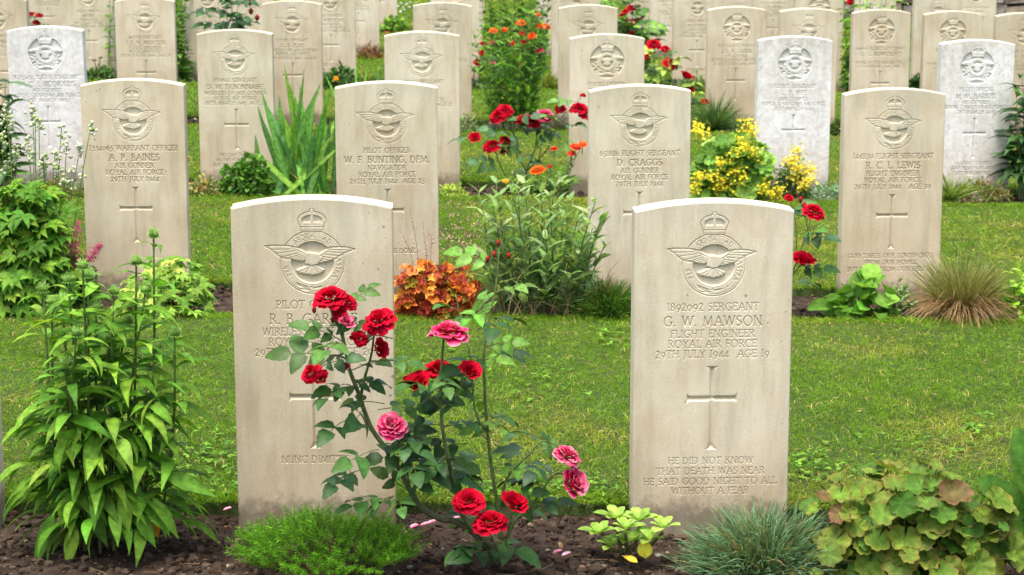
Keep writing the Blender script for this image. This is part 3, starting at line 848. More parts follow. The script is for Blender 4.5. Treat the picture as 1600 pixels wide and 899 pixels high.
for px, ap, kd, lab in (
    (72, -56, 'wings', 'far headstone in the sixth row with small red roses before its left half'),
    (394, -51, 'wings', 'far headstone in the sixth row behind bare rose twigs at upper left'),
    (559, -48, 'wings', 'far headstone in the sixth row with reddish brown foliage at its foot'),
    (720, -45, 'wings', 'far headstone in the sixth row, a strip showing right of a nearer headstone'),
    (885, -43, 'wings', 'far headstone in the sixth row, a strip showing right of the green thicket'),
    (1049, -40, 'wings', 'far headstone in the sixth row with its cross in view above the red roses'),
    (1210, -37, 'wings', 'far headstone in the sixth row, left of the tall leafy shrub, cross in view'),
    (1370, -34, 'wings', 'far headstone in the sixth row behind the tall leafy shrub'),
    (1527, -30, 'wings', 'far headstone in the sixth row in front of the rubble wall')):
    HS(lab, px, Rw[5], ap, kd, W5('FLIGHT LIEUTENANT', 'F. R. MYERS', 'PILOT', '5TH MARCH 1945'), (), 'cream', R5)
for px, ap, sy, lab in (
    (592, -74, 'star', 'most distant headstone with a carved six pointed star, left of the open lawn'),
    (729, -71, 'cross', 'most distant headstone right of the open lawn, only its right edge in view'),
    (866, -69, 'cross', 'most distant headstone behind the green thicket'),
    (1010, -66, 'cross', 'most distant headstone right of the farthest red roses'),
    (1156, -63, 'cross', 'most distant headstone in the gap between two fifth row headstones')):
    HS(lab, px, Rw[6], ap, 'wings', W5('SERGEANT', 'S. LEVY', 'AIR GUNNER', '5TH MARCH 1945'), (), 'cream', R5, symbol=sy)

# ------------------------------------------------------------------ ground, beds and lawn
def sheet(name, mat, xs, ys, zf, kind='structure', yaw=True, col=(1, 1, 1)):
    X, Yv = np.meshgrid(np.asarray(xs, float), np.asarray(ys, float))
    Yw = Yv + (YAW * X if yaw else 0)
    Z = zf(X, Yw, Yv)
    B = MB(); ny, nx = X.shape
    i = np.arange(ny * nx).reshape(ny, nx)
    F = np.stack([i[:-1, :-1], i[:-1, 1:], i[1:, 1:], i[1:, :-1]], -1).reshape(-1, 4)
    B.add(np.stack([X, Yw, Z], -1).reshape(-1, 3), [F], col)
    o = B.build(name, mat)
    o['kind'] = kind
    return o

_pt = rng.random((64, 64))
def vnoise(x, y, f):
    x = np.asarray(x) * f; y = np.asarray(y) * f
    xi = np.floor(x).astype(int); yi = np.floor(y).astype(int)
    u = x - xi; v = y - yi; u = u * u * (3 - 2 * u); v = v * v * (3 - 2 * v)
    g = lambda a, b: _pt[a % 64, b % 64]
    return (g(xi, yi) * (1 - u) + g(xi + 1, yi) * u) * (1 - v) + (g(xi, yi + 1) * (1 - u) + g(xi + 1, yi + 1) * u) * v
def fbm(x, y, f, o=4):
    return sum(vnoise(x + 3.7 * k, y - 1.3 * k, f * 2 ** k) * .5 ** k for k in range(o)) / 1.9

sheet('ground', M['turf'], np.linspace(-200, 200, 60), np.concatenate([np.linspace(-30, 40, 80), np.linspace(45, 320, 20)]),
      lambda X, Y, y: gz(X, Y) - .16 - .02 * np.maximum(0, Y - 60), yaw=False)

BED_F, BED_B = .44, .15
def edge_w(x, k): return .018 * (vnoise(x, np.full_like(np.asarray(x, float), k * 7.3), 3.0) - .5) * 2 + .010 * (vnoise(x, np.full_like(np.asarray(x, float), k * 3.1), 14) - .5) * 2
for k, Yr in enumerate(ROWS):
    hw = .27 * Yr + (.9 if k == 0 else 2.5)
    f = .008 if k == 0 else (.02 if k < 3 else .05)
    y0 = Yr - (BED_F if k else .9) - .06; y1 = Yr + BED_B + .06
    sheet('soil_bed', M['soil'], np.arange(-hw, hw, f), np.arange(y0, y1, f * (1 if k == 0 else .7)),
          lambda X, Y, y: gz(X, Y) - .045 + .034 * fbm(X, Y, 9) + .012 * fbm(X + 5, Y, 45) - .010)

LAWNS = []
for k in range(len(ROWS)):
    ya = ROWS[k] + BED_B
    yb = ROWS[k + 1] - BED_F if k + 1 < len(ROWS) else 60.0
    LAWNS.append((ya, yb, k))
for ya, yb, k in LAWNS:
    hw = .27 * min(yb, 40) + 3.0
    xs = np.arange(-hw, hw, .03 if k < 2 else .1)
    X = xs
    ts = np.array([0, 0.0, .02, .1, .25, .5, .75, .9, .98, 1.0, 1.0])
    B = MB(); V = []
    for q, t in enumerate(ts):
        yy = (ya + edge_w(xs, k)) * (1 - t) + (yb + edge_w(xs, k + .5)) * t
        Y = yy + YAW * xs
        z = gz(xs, Y) - (.012 if q in (1, len(ts) - 2) else 0) + .006 * (vnoise(xs, Y, 2.5) - .5)
        if q in (0, len(ts) - 1): z = gz(xs, Y) - .12
        V.append(np.stack([xs, Y, z], -1))
    V = np.array(V); nq, nx = V.shape[:2]
    i = np.arange(nq * nx).reshape(nq, nx)
    F = np.stack([i[:-1, :-1], i[:-1, 1:], i[1:, 1:], i[1:, :-1]], -1).reshape(-1, 4)
    B.add(V.reshape(-1, 3), [F], (1, 1, 1))
    o = B.build('lawn', M['turf']); o['kind'] = 'structure'

def grass_cols(X, Y, n):
    g = fbm(X, Y, 1.6, 4); g2 = vnoise(X + 9, Y, 7)
    dry = .16 + .62 * np.clip((g - .50) * 3 + (g2 - .5) * .9 + rng.normal(0, .28, n), 0, 1)[:, None]
    base = np.array([.060, .162, .008]) * (1 - dry) + np.array([.175, .205, .030]) * dry
    base = base * (.75 + .5 * rng.random((n, 1)))
    straw = rng.random(n) < (.02 + .11 * dry[:, 0])
    base[straw] = np.array([.36, .30, .12]) * (.7 + .5 * rng.random((straw.sum(), 1)))
    return base
GB = MB()
for (ya, yb, k), dens, w, L in zip(LAWNS, (22000, 12000, 6500, 3600, 2300, 1600, 700), (.0022, .003, .004, .0055, .007, .0085, .012), (.034, .036, .04, .045, .05, .05, .06)):
    yb2 = min(yb, 30.0)
    hw = .31 * yb2 + .45
    n = int(dens * 2 * hw * (yb2 - ya))
    X = (rng.random(n) * 2 - 1) * hw; t = rng.random(n)
    # a longer unclipped fringe along both edges
    ef = rng.random(n) < .10
    t = np.where(ef, np.where(rng.random(n) < .5, .035 * rng.random(n) - .004, 1 - .035 * rng.random(n) + .004), t)
    Y = (ya + edge_w(X, k)) * (1 - t) + (yb2 + edge_w(X, k + .5)) * t + YAW * X
    keep = np.abs(X) < .30 * Y + .45
    X, Y, t, ef = X[keep], Y[keep], t[keep], ef[keep]; n = len(X)
    P = np.stack([X, Y, gz(X, Y) - .006], -1)
    D = np.stack([rng.normal(0, .55, n), rng.normal(0, .55, n), np.ones(n)], -1)
    D[:, 1] += np.where(t > .985, .5, 0) - np.where(t < .015, .5, 0)
    hgt = L * (.55 + .75 * rng.random(n)) * (.75 + .5 * fbm(X, Y, 3)) * np.where(ef, 1.25, 1)
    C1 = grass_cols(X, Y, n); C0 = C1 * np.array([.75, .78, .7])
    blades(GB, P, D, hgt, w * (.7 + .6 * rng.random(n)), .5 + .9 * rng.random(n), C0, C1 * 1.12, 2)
o = GB.build('grass', M['grass']); o['kind'] = 'stuff'

# clover and small weeds creeping in the front lawn
CB = MB()
for (cx, cy, sx, sy, n) in ((335, 725, 26, 36, 90), (700, 768, 70, 9, 50), (880, 768, 60, 9, 60), (950, 530, 16, 14, 26), (1265, 735, 22, 14, 40), (1528, 672, 12, 8, 26), (850, 592, 30, 14, 24), (200, 755, 90, 14, 60), (560, 775, 30, 6, 30), (1420, 690, 60, 14, 30), (760, 590, 50, 30, 24)):
    for _ in range(n):
        p = G(cx + sx * rng.normal(), min(783, cy + sy * rng.normal()))
        if p[1] < ROWS[0] + BED_B + YAW * p[0] + .01: continue
        p[2] += .008 + .018 * rng.random()
        az = rng.random() * 6.28
        c = pick([(.085, .19, .02), (.12, .23, .03), (.065, .15, .02)])
        k = .6 + .7 * rng.random()
        for j in range(3):
            a = az + j * 2.09 + rng.normal(0, .2)
            leaf(CB, p, (math.cos(a), math.sin(a), .15 + .3 * rng.normal()), UP, .012 * k, .011 * k, 'round', .2, .1, c, 3)
o = CB.build('clover', M['leaf']); o['kind'] = 'stuff'

# clods and pebbles on the soil
SB = MB(); PB = MB()
for k, Yr in enumerate(ROWS[:5]):
    hw = .26 * Yr + .3
    nc, npb = ((9000, 800), (1500, 260), (900, 160), (500, 90), (300, 60))[k]
    for q in range(nc + npb):
        x = (rng.random() * 2 - 1) * hw
        y = Yr - (BED_F if k else .62) + ((BED_F if k else .62) + BED_B) * rng.random()
        Y = y + YAW * x
        z = gz(x, Y) - .055 + .034 * fbm(x, Y, 9) + .012 * fbm(x + 5, Y, 45)
        if q < nc:
            r = .0025 + .0105 * rng.random() ** 3.2
            g = .55 + .8 * rng.random()
            c = np.array(((.066, .042, .027), (.10, .068, .045), (.042, .027, .017))[rng.integers(3)]) * g
            ball(SB, (x, Y, z + r * .3), r * (1 + .4 * k), c, (1, .8 + .4 * rng.random(), .7 + .3 * rng.random()), .17)
        else:
            r = (.0028 + .0075 * rng.random() ** 2.6) * (1 + .3 * k)
            c = np.array(((.30, .24, .17), (.22, .15, .10), (.40, .36, .30), (.16, .12, .09), (.27, .16, .09))[rng.integers(5)]) * (.6 + .5 * rng.random())
            ball(PB, (x, Y, z + r * .35), r, c, (1, .65 + .4 * rng.random(), .5 + .2 * rng.random()), .12)
    for q in range((90, 25, 12, 6, 0)[k]):     # bigger lumps of earth
        x = (rng.random() * 2 - 1) * hw; y = Yr - .55 + .65 * rng.random() if k == 0 else Yr - .4 + .45 * rng.random(); Y = y + YAW * x
        z = gz(x, Y) - .055 + .034 * fbm(x, Y, 9) + .012 * fbm(x + 5, Y, 45); r = .011 + .012 * rng.random()
        ball(SB, (x, Y, z + r * .15), r, np.array((.055, .035, .022)) * (.6 + .8 * rng.random()), (1, .9, .6), .13, 2)
    for q in range((60, 20, 8, 0, 0)[k]):      # dead leaf scraps
        x = (rng.random() * 2 - 1) * hw; y = Yr - .5 + .6 * rng.random() if k == 0 else Yr - .4 + .45 * rng.random(); Y = y + YAW * x
        z = gz(x, Y) - .048 + .034 * fbm(x, Y, 9) + .012 * fbm(x + 5, Y, 45); a = rng.random() * 6.28
        leaf(SB, np.array([x, Y, z + .004]), (math.cos(a), math.sin(a), .2 * rng.normal()), UP + rng.normal(0, .3, 3), .018 + .022 * rng.random(), .012, 'ovate', .9 * rng.normal(), .4, np.array((.17, .10, .045)) * (.5 + 1.1 * rng.random()), 4)
    # dry stalk bits
    for q in range((170, 50, 30, 10, 0)[k]):
        x = (rng.random() * 2 - 1) * hw; y = Yr - .4 + .5 * rng.random(); Y = y + YAW * x
        z = gz(x, Y) - .03 + .034 * fbm(x, Y, 9) * .8
        a = rng.random() * 6.28; l = .015 + .04 * rng.random()
        tube(SB, [(x, Y, z), (x + l * math.cos(a), Y + l * math.sin(a), z + .004)], .0011, .0007, np.array((.16, .11, .06)) * (.5 + rng.random()), 4)
o = SB.build('soil_clods', M['clod'], None, False); o['kind'] = 'stuff'
o = PB.build('pebbles', M['clod']); o['kind'] = 'stuff'

# a dry-laid boundary wall far behind, seen at the top right
wb = thing('stone_wall', 'rubble stone boundary wall far behind the headstones at top right', 'wall', (7.0, 27.0, gz(7.0, 27.0)))
WB = MB()
x0, x1, yw, hgt = 1.5, 12.0, 25.6, 1.5
z = 0.0
while z < hgt:
    rh = .10 + .10 * rng.random(); x = x0
    while x < x1:
        l = .14 + .28 * rng.random()
        c = np.array(((.30, .24, .17), (.36, .30, .23), (.25, .22, .19), (.42, .34, .24), (.20, .16, .13))[rng.integers(5)]) * (.7 + .5 * rng.random())
        cx, cz = x + l / 2, gz(x, yw) + z + rh / 2 - .05
        d = .22 + .06 * rng.random()
        o8 = np.array([(a, b, e) for a in (-1, 1) for b in (-1, 1) for e in (-1, 1)], float) * np.array([l / 2 - .012, d, rh / 2 - .010])
        o8 += rng.normal(0, .014, o8.shape)
        WB.add(o8 + np.array([cx, yw + .03 * x, cz]), [np.array([[0, 1, 3, 2], [4, 6, 7, 5], [0, 4, 5, 1], [2, 3, 7, 6], [0, 2, 6, 4], [1, 5, 7, 3]])], c)
        x += l
    z += rh
WB.build('rubble_face', M['rock'], wb, False)
CBk = MB()
o8 = np.array([(a, b, e) for a in (x0 + .02, x1 - .02) for b in (-.14, .14) for e in (-.2, hgt - .12)], float) + np.array([0, yw + .03 * 6, gz(6, 26)])
CBk.add(o8, [np.array([[0, 1, 3, 2], [4, 6, 7, 5], [0, 4, 5, 1], [2, 3, 7, 6], [0, 2, 6, 4], [1, 5, 7, 3]])], (.08, .07, .055))
CBk.build('wall_core', M['rock'], wb, False)
# ------------------------------------------------------------------ plants
RED = (.50, .002, .020); DRED = (.34, .002, .016); PINK = (.62, .008, .10); WHITEP = (.85, .55, .64)
ROSEG = [(.018, .056, .014), (.026, .072, .018), (.030, .074, .032), (.048, .11, .022), (.035, .09, .02)]
ROSEY = [(.075, .16, .03), (.06, .14, .025), (.05, .11, .03)]

def off(dx=.1, dy=.1, dz=.1): return rng.normal(0, 1, 3) * np.array([dx, dy, dz])

def rose_bush(label, bpx, canes, blooms, buds=(), leafcols=ROSEG, lsize=.105, every=.055, cane_r=.006, group='rose bushes in the beds', lstart=.25, extra=(), skip=(), name='rose_bush', young=(), ycols=None):
    base = G(*bpx)
    root = thing(name, label, 'rose bush', base, group)
    Y0 = base[1]
    BS = MB(); BL = MB()
    allp = []
    for ci, (pts, y_end, r) in enumerate(canes):
        n = len(pts)
        W = []
        for i, (px, py) in enumerate(pts):
            W.append(AT(px, py, Y0 + y_end[0] + (y_end[1] - y_end[0]) * i / (n - 1)))
        W = np.array(W)
        if pts[0] == tuple(bpx): W[0] = base - np.array([0, 0, .03])
        col = (.075, .075, .035) if r > .0055 else (.09, .13, .035)
        sm = tube(BS, W, r, r * .35, jit(col, .15), 7, (.10, .15, .04))
        allp.append(sm)
        ln = np.concatenate([[0], np.cumsum(np.linalg.norm(np.diff(sm, axis=0), axis=1))])
        if ci not in skip:
            s = ln[-1] * lstart
            az = rng.random() * 6.28
            while s < ln[-1] * .97:
                p = np.array([np.interp(s, ln, sm[:, k]) for k in range(3)])
                az += 2.4 + rng.normal(0, .4)
                d = np.array([math.cos(az), .75 * math.sin(az) - .12, .28 + .25 * rng.normal()])
                yg = ci in young
                rose_leaf(BL, BS, p, d, lsize * (.75 + .5 * rng.random()) * (.82 if yg else 1), ycols if yg else leafcols, k=5 if rng.random() < .7 else 3)
                s += every * (.7 + .6 * rng.random()) * (.62 if yg else 1)
    for (px, py, dy, n) in extra:
        c = AT(px, py, Y0 + dy)
        for _ in range(n):
            az = rng.random() * 6.28
            rose_leaf(BL, BS, c + off(.012, .012, .012), np.array([math.cos(az), math.sin(az), .1]), lsize * (.8 + .4 * rng.random()), leafcols, k=3 if rng.random() < .5 else 5)
    BL.build('foliage', M['gloss'], root)
    for (px, py, Rp, kind, f, dy) in blooms:
        c = AT(px, py, Y0 + dy)
        R = Rp / ppm(c)
        if len(allp):
            A_ = np.concatenate(allp); j = np.argmin(np.linalg.norm(A_ - c, axis=1)); g = np.linalg.norm(A_[j] - c)
            if g > R * .45: tube(BS, [A_[j], (A_[j] + c) / 2 - UP * .3 * min(g, .04), c - UP * R * .35], .0018, .0014, (.10, .15, .04), 5)
        B = MB(); K = MB()
        f = nrm(np.array(f, float) * np.array([1, .75, 1]) + rng.normal(0, .15, 3) + np.array([0, .1, .60]))
        R *= .86
        if kind == 'red': rose_bloom(B, c, f, R, RED, K=K)
        elif kind == 'dark': rose_bloom(B, c, f, R, DRED, K=K)
        elif kind == 'half': rose_bloom(B, c, f, R, RED, K=K, half=True)
        elif kind == 'halfpink': rose_bloom(B, c, f, R, PINK, WHITEP, .1, K=K, half=True)
        elif kind == 'pink': rose_bloom(B, c, f, R, PINK, WHITEP, .1, K=K)
        elif kind == 'loose': rose_bloom(B, c, f, R, RED, None, .28, K=K)
        o = B.build('rose_bloom', M['petal'], root)
        o['_o'] = list(root['_o'])
        K.build('calyx', M['leaf'], o)
    for (px, py, dy) in buds:
        c = AT(px, py, Y0 + dy); B = MB()
        k = 4.5 / ppm(c)
        ball(B, c, k, (.35, .01, .02), (.8, .8, 1.35))
        for j in range(5):
            a = j * 1.256
            leaf(B, c - UP * k * 1.2, (math.cos(a) * .5, math.sin(a) * .5, 1), (math.cos(a), math.sin(a), 0), k * 2.3, k * .9, 'lance', -.3, .2, (.06, .12, .03), 3)
        B.build('rosebud', M['petal'], root)
    BS.build('cane', M['stem'], root)
    return root

CAMF = (0, -.75, .6)
# ---- foreground rose
rose_bush('foreground rose bush with red and pink blooms in front of the left front headstone', (786, 872),
  [ ([(786, 872), (745, 838), (712, 815), (690, 812), (660, 795), (640, 765), (622, 730), (598, 695), (578, 665), (560, 615), (546, 578), (540, 548), (533, 520), (520, 492), (514, 470)], (0, -.03), .0085),
    ([(563, 622), (570, 590), (580, 555), (585, 520), (590, 505)], (-.02, -.06), .004),
    ([(540, 548), (536, 520), (540, 490), (544, 472)], (-.03, -.05), .003),
    ([(540, 560), (520, 555), (508, 565), (492, 580)], (-.03, -.07), .0025),
    ([(640, 765), (636, 735), (628, 705), (614, 668)], (-.01, -.07), .003),
    ([(786, 872), (760, 845), (728, 815), (712, 765), (698, 708), (690, 655), (689, 590), (693, 530)], (.0, -.05), .0075),
    ([(690, 640), (672, 620), (655, 602)], (-.03, -.06), .0028),
    ([(690, 650), (712, 615), (732, 585)], (-.03, -.05), .0028),
    ([(786, 872), (778, 800), (770, 745), (762, 680), (757, 600), (756, 550), (764, 500), (776, 440), (780, 385)], (.02, .06), .0052),
    ([(762, 680), (742, 640), (735, 560), (720, 500), (712, 460)], (.03, .05), .003),
    ([(786, 872), (800, 822), (825, 795), (842, 775), (862, 745), (878, 740), (893, 752)], (0, -.03), .004),
    ([(778, 800), (792, 748), (808, 728), (825, 712), (846, 690), (866, 694), (884, 706)], (.01, -.02), .0035),
    ([(786, 872), (768, 838), (740, 800), (733, 782)], (-.03, -.08), .003),
    ([(786, 872), (792, 840), (802, 795)], (-.03, -.09), .003) ],
  [ (515, 460, 25, 'red', (-.2, -.55, .9), -.06), (543, 469, 16, 'red', (.45, -.8, .4), -.05), (591, 497, 24, 'loose', (.1, -.75, .5), -.07),
    (530, 488, 11, 'loose', (-.3, -.9, 0), -.07), (541, 503, 12, 'halfpink', (.1, -.9, .2), -.08), (561, 526, 14, 'loose', (.2, -.9, .3), -.06), (594, 545, 15, 'half', (.5, -.6, -.2), -.06),
    (484, 581, 16, 'red', (-.6, -.7, .3), -.08), (500, 590, 13, 'half', (.2, -.8, -.1), -.08), (537, 571, 9, 'pink', (0, -.9, .2), -.07),
    (612, 662, 22, 'pink', (.15, -.95, .25), -.09), (702, 514, 29, 'pink', (.25, -.5, .85), -.06), (652, 598, 21, 'half', (-.3, -.8, .45), -.07), (687, 573, 22, 'loose', (.1, -.3, .6), .03),
    (734, 580, 17, 'half', (.5, -.8, .35), -.06), (732, 779, 23, 'red', (-.1, -.75, .6), -.10), (765, 811, 25, 'red', (0, -.7, .7), -.12), (803, 786, 21, 'half', (.55, -.7, .45), -.11),
    (888, 708, 21, 'pink', (.55, -.7, .5), -.04), (897, 755, 23, 'halfpink', (.75, -.65, .2), -.05) ],
  [(491, 485, -.05), (779, 380, .06), (520, 500, -.05), (762, 405, .06), (795, 400, .06), (772, 398, .07)], lsize=.090, every=.082, lstart=.14, skip=(6, 7, 12, 13), young=(8, 9), ycols=[(.07, .165, .022), (.09, .20, .03), (.045, .12, .02), (.11, .22, .035)],
  extra=((538, 605, -.06, 2), (515, 655, -.06, 1), (600, 640, -.05, 2), (562, 722, -.04, 2), (612, 775, -.05, 3), (585, 690, -.05, 2), (640, 720, -.04, 2), (665, 690, -.03, 2), (712, 630, -.05, 3), (690, 680, -.02, 3), (700, 600, -.04, 2), (840, 720, -.02, 2), (868, 770, -.03, 1), (742, 700, .04, 1), (612, 540, -.05, 1), (850, 715, .0, 1), (770, 560, .06, 2), (735, 485, .05, 1), (790, 500, .06, 1), (655, 745, -.03, 2)))

# ---- coneflower clump, front left
def coneflower():
    base = G(168, 843)
    root = thing('coneflower_plant', 'tall green coneflower clump in bud at front left, standing in bare soil', 'plant', base)
    cols = [(.074, .178, .02), (.104, .222, .026), (.056, .142, .016), (.14, .265, .034)]
    BS = MB(); BL = MB()
    tops = [(240, 366), (213, 408), (129, 415), (67, 451), (81, 471), (96, 467), (178, 455), (106, 436), (228, 452), (253, 447), (273, 520), (172, 530), (104, 567), (137, 428), (200, 500), (150, 480), (120, 520), (245, 540)]
    heads = []
    for i, (tx, ty) in enumerate(tops):
        bx = 165 + (tx - 165) * .60 + rng.normal(0, 10)
        dy = rng.normal(0, .05)
        b = G(bx, 838 + rng.normal(0, 6)); t = AT(tx, ty, base[1] + dy * 1.6)
        mid = (b + t) / 2 + off(.012, .01, 0) + np.array([(t[0] - b[0]) * -.10, 0, 0])
        sm = tube(BS, [b - UP * .02, mid, t], .0042, .0026, jit((.09, .085, .03), .2), 6, (.09, .15, .03))
        heads.append((t, sm[-1] - sm[-3]))
        L = len(sm); az = rng.random() * 6.28
        hs = np.linspace(.12, .955, 13 + rng.integers(2))
        for h in hs:
            p = np.array([np.interp(h * (L - 1), np.arange(L), sm[:, k]) for k in range(3)])
            az += 1.57 + rng.normal(0, .3)
            for sg in (0, PI):
                a = az + sg + rng.normal(0, .25)
                LL = (.146 - .03 * h) * (.7 + .55 * rng.random()) * (.6 if h > .9 else 1)
                d = np.array([math.cos(a), math.sin(a) * .9, .55 - .35 * (1 - h) + rng.normal(0, .15)])
                leaf(BL, p, d, UP + off(.25, .25, 0), LL, LL * (.24 - .05 * h), 'lance', .9 + .6 * rng.random() + .6 * (1 - h), .22, pick(cols, .22) if rng.random() > .02 else jit((.17, .20, .03), .2), 7)
    for _ in range(120):        # long-stalked basal leaves hanging outwards
        a = rng.random() * 6.28; h = .04 + .30 * rng.random() ** 1.2; r = .03 + .13 * rng.random()
        p0 = base + np.array([.05 * math.cos(a), .05 * math.sin(a), .02])
        p = base + np.array([r * math.cos(a) * 1.25, r * math.sin(a) * .8, h])
        d = np.array([math.cos(a), math.sin(a) * .8, .15 - .5 * rng.random()])
        tube(BS, [p0, (p0 + p) / 2 + UP * .04, p], .0016, .0012, (.08, .14, .03), 4)
        LL = .060 + .075 * rng.random()
        leaf(BL, p, d, UP * .8 + np.array([math.cos(a), math.sin(a), 0]) * .5 + off(.2, .2, .1), LL, LL * .29, 'lance', .6 + 1.1 * rng.random(), .2, pick(cols, .25), 8, wave=.03)
    for (px, py, tx, ty) in ((85, 800, 50, 885), (118, 820, 103, 885), (140, 790, 165, 850), (215, 800, 240, 850), (240, 780, 275, 835), (60, 740, 5, 800), (255, 740, 330, 770), (190, 770, 200, 830)):
        p = AT(px, py, base[1] - .06); q = AT(tx, ty, base[1] - .10)
        leaf(BL, p, q - p, np.array([0, -.8, .5]), np.linalg.norm(q - p) * 1.1, .034, 'lance', .4, .18, pick(cols, .15), 8)
    q = G(238, 852); leaf(BL, q + UP * .07, (.25, -.1, -.9), (0, -1, .2), .055, .026, 'ovate', .3, .2, (.42, .20, .04), 6)
    BS.build('stem', M['stem'], root); BL.build('foliage', M['leaf'], root)
    for (t, d) in heads:
        B = MB(); d = nrm(d)
        ball(B, t, .012, (.13, .24, .06), (1, 1, .85), .05, 2)
        n = 60
        v = rng.normal(0, 1, (n, 3)); v[:, 2] = np.abs(v[:, 2]) * .9; v = nrm(v)
        blades(B, t + v * .010, v + UP * .5, .009, .0022, .1, np.tile((.20, .34, .10), (n, 1)), np.tile((.34, .46, .22), (n, 1)), 1)
        for j in range(14):
            a = j * .45
            leaf(B, t - UP * .006, (math.cos(a), math.sin(a), .1), UP, .019, .005, 'lance', .9, .1, (.09, .18, .04), 3)
        B.build('flower_bud', M['leaf'], root)
coneflower()

# ---- feathery bright green ground cover, front centre
def feather_cover():
    base = G(510, 874)
    root = thing('feathery_ground_cover', 'bright green feathery ground cover at the foot of the left front headstone', 'plant', base)
    B = MB(); BS = MB()
    PP = []; DD = []; CC = []
    for _ in range(560):
        u = rng.random() ** .5; a = rng.random() * 6.28
        x, y = .168 * u * math.cos(a), .125 * u * math.sin(a)
        hh = .11 * (1 - u * u) * (.35 + 1.1 * vnoise(x + 3, y + 3, 16)) + .01
        p = base + np.array([x, y + .0, hh * .35])
        d = nrm(np.array([math.cos(a) * (.35 + 1.0 * u), math.sin(a) * (.35 + 1.0 * u) - .15, .75]) + rng.normal(0, .28, 3))
        L = .045 + .035 * rng.random()
        tube(BS, [p, p + d * L * .6, p + d * L + UP * .006], .0012, .0006, (.07, .10, .02), 3)
        k = 30
        t = np.linspace(.15, 1, k)
        q = p + d * L * t[:, None] + UP * .006 * (t[:, None] ** 2)
        az = np.arange(k) * 2.4
        s = nrm(np.cross(d, UP + .01)); s2 = np.cross(d, s)
        rad = np.cos(az)[:, None] * s + np.sin(az)[:, None] * s2
        PP.append(q); DD.append(rad * .9 + d * .8)
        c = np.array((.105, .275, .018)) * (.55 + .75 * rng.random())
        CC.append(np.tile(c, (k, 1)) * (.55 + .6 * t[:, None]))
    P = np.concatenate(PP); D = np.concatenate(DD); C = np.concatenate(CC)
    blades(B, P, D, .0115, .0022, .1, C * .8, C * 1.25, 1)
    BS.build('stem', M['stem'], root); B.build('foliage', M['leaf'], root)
feather_cover()

def blade_mound(name, label, px, py, rx, ry, rz, n, L, W, c0, c1, bend=.5, group=None, spread=1.0, cat='plant', mat='leaf', dead=0, seg=3, low=.2):
    base = G(px, py)
    root = thing(name, label, cat, base, group)
    B = MB()
    v = rng.normal(0, 1, (n, 3)); v[:, 2] = np.abs(v[:, 2]); v = nrm(v)
    k = (low + (.85 - low) * rng.random((n, 1)))
    bump = .72 + .55 * vnoise(v[:, 0] * 2 + 5 + px, v[:, 1] * 2 + 5, 2.6)[:, None]
    P = base + v * np.array([rx, ry, rz]) * k * bump * .82 - UP * .01
    D = v * spread * np.array([1, 1, .6]) + UP * .75 + rng.normal(0, .3, (n, 3))
    C0 = np.array(c0) * (.6 + .7 * rng.random((n, 1))); C1 = np.array(c1) * (.65 + .6 * rng.random((n, 1)))
    if dead:
        m = rng.random(n) < dead
        C0[m] = np.array((.20, .13, .06)) * (.6 + .6 * rng.random((m.sum(), 1))); C1[m] = np.array((.30, .21, .10)) * (.6 + .6 * rng.random((m.sum(), 1)))
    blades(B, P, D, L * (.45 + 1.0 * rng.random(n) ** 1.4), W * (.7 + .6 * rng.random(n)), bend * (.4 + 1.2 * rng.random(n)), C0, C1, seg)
    B.build('foliage', M[mat], root)
    return root, base
blade_mound('pink_cushion', 'blue grey grassy dianthus cushion at the right foot of the four line epitaph headstone', 1195, 895, .225, .15, .165, 5200, .075, .0030, (.055, .105, .055), (.15, .255, .175), .35, dead=.10)

def rosettes():
    base = G(980, 862)
    root = thing('fleshy_rosette_plant', 'pale green fleshy rosette plant left of the blue grey cushion in the front bed', 'plant', base)
    cols = [(.16, .27, .05), (.20, .32, .07), (.12, .22, .04), (.24, .36, .09)]
    B = MB()
    for (px, py, k) in ((935, 835, 10), (962, 812, 11), (1000, 815, 10), (985, 848, 10), (1036, 826, 8), (955, 855, 8), (1015, 845, 8), (978, 828, 9)):
        c = AT(px, py, base[1] + rng.normal(0, .03)); 
        tube(B, [G(980 + (px - 980) * .5, 862), c - UP * .01], .005, .004, (.10, .10, .04), 5)
        for j in range(k):
            a = j * 2.4; e = .9 - .75 * j / k
            d = np.array([math.cos(a), math.sin(a) - .15, .25 + 1.1 * (1 - j / k)])
            L = (.030 + .026 * j / k) * (.85 + .3 * rng.random())
            leaf(B, c, d, UP - .4 * np.array([math.cos(a), math.sin(a), 0]), L, L * .52, 'obovate', .5, .3, pick(cols, .15), 6, edge=jit((.22, .33, .08), .1))
    q = G(1005, 868); leaf(B, q + np.array([0, 0, .045]), (.1, -.4, -.9), (0, -1, .3), .05, .036, 'obovate', .2, .15, (.55, .48, .06), 6)
    q = G(985, 876); leaf(B, q + np.array([-.02, 0, .012]), (.9, -.4, -.2), (0, -.3, 1), .04, .022, 'obovate', .2, .15, (.55, .38, .05), 6)
    B.build('foliage', M['leaf'], root)
rosettes()

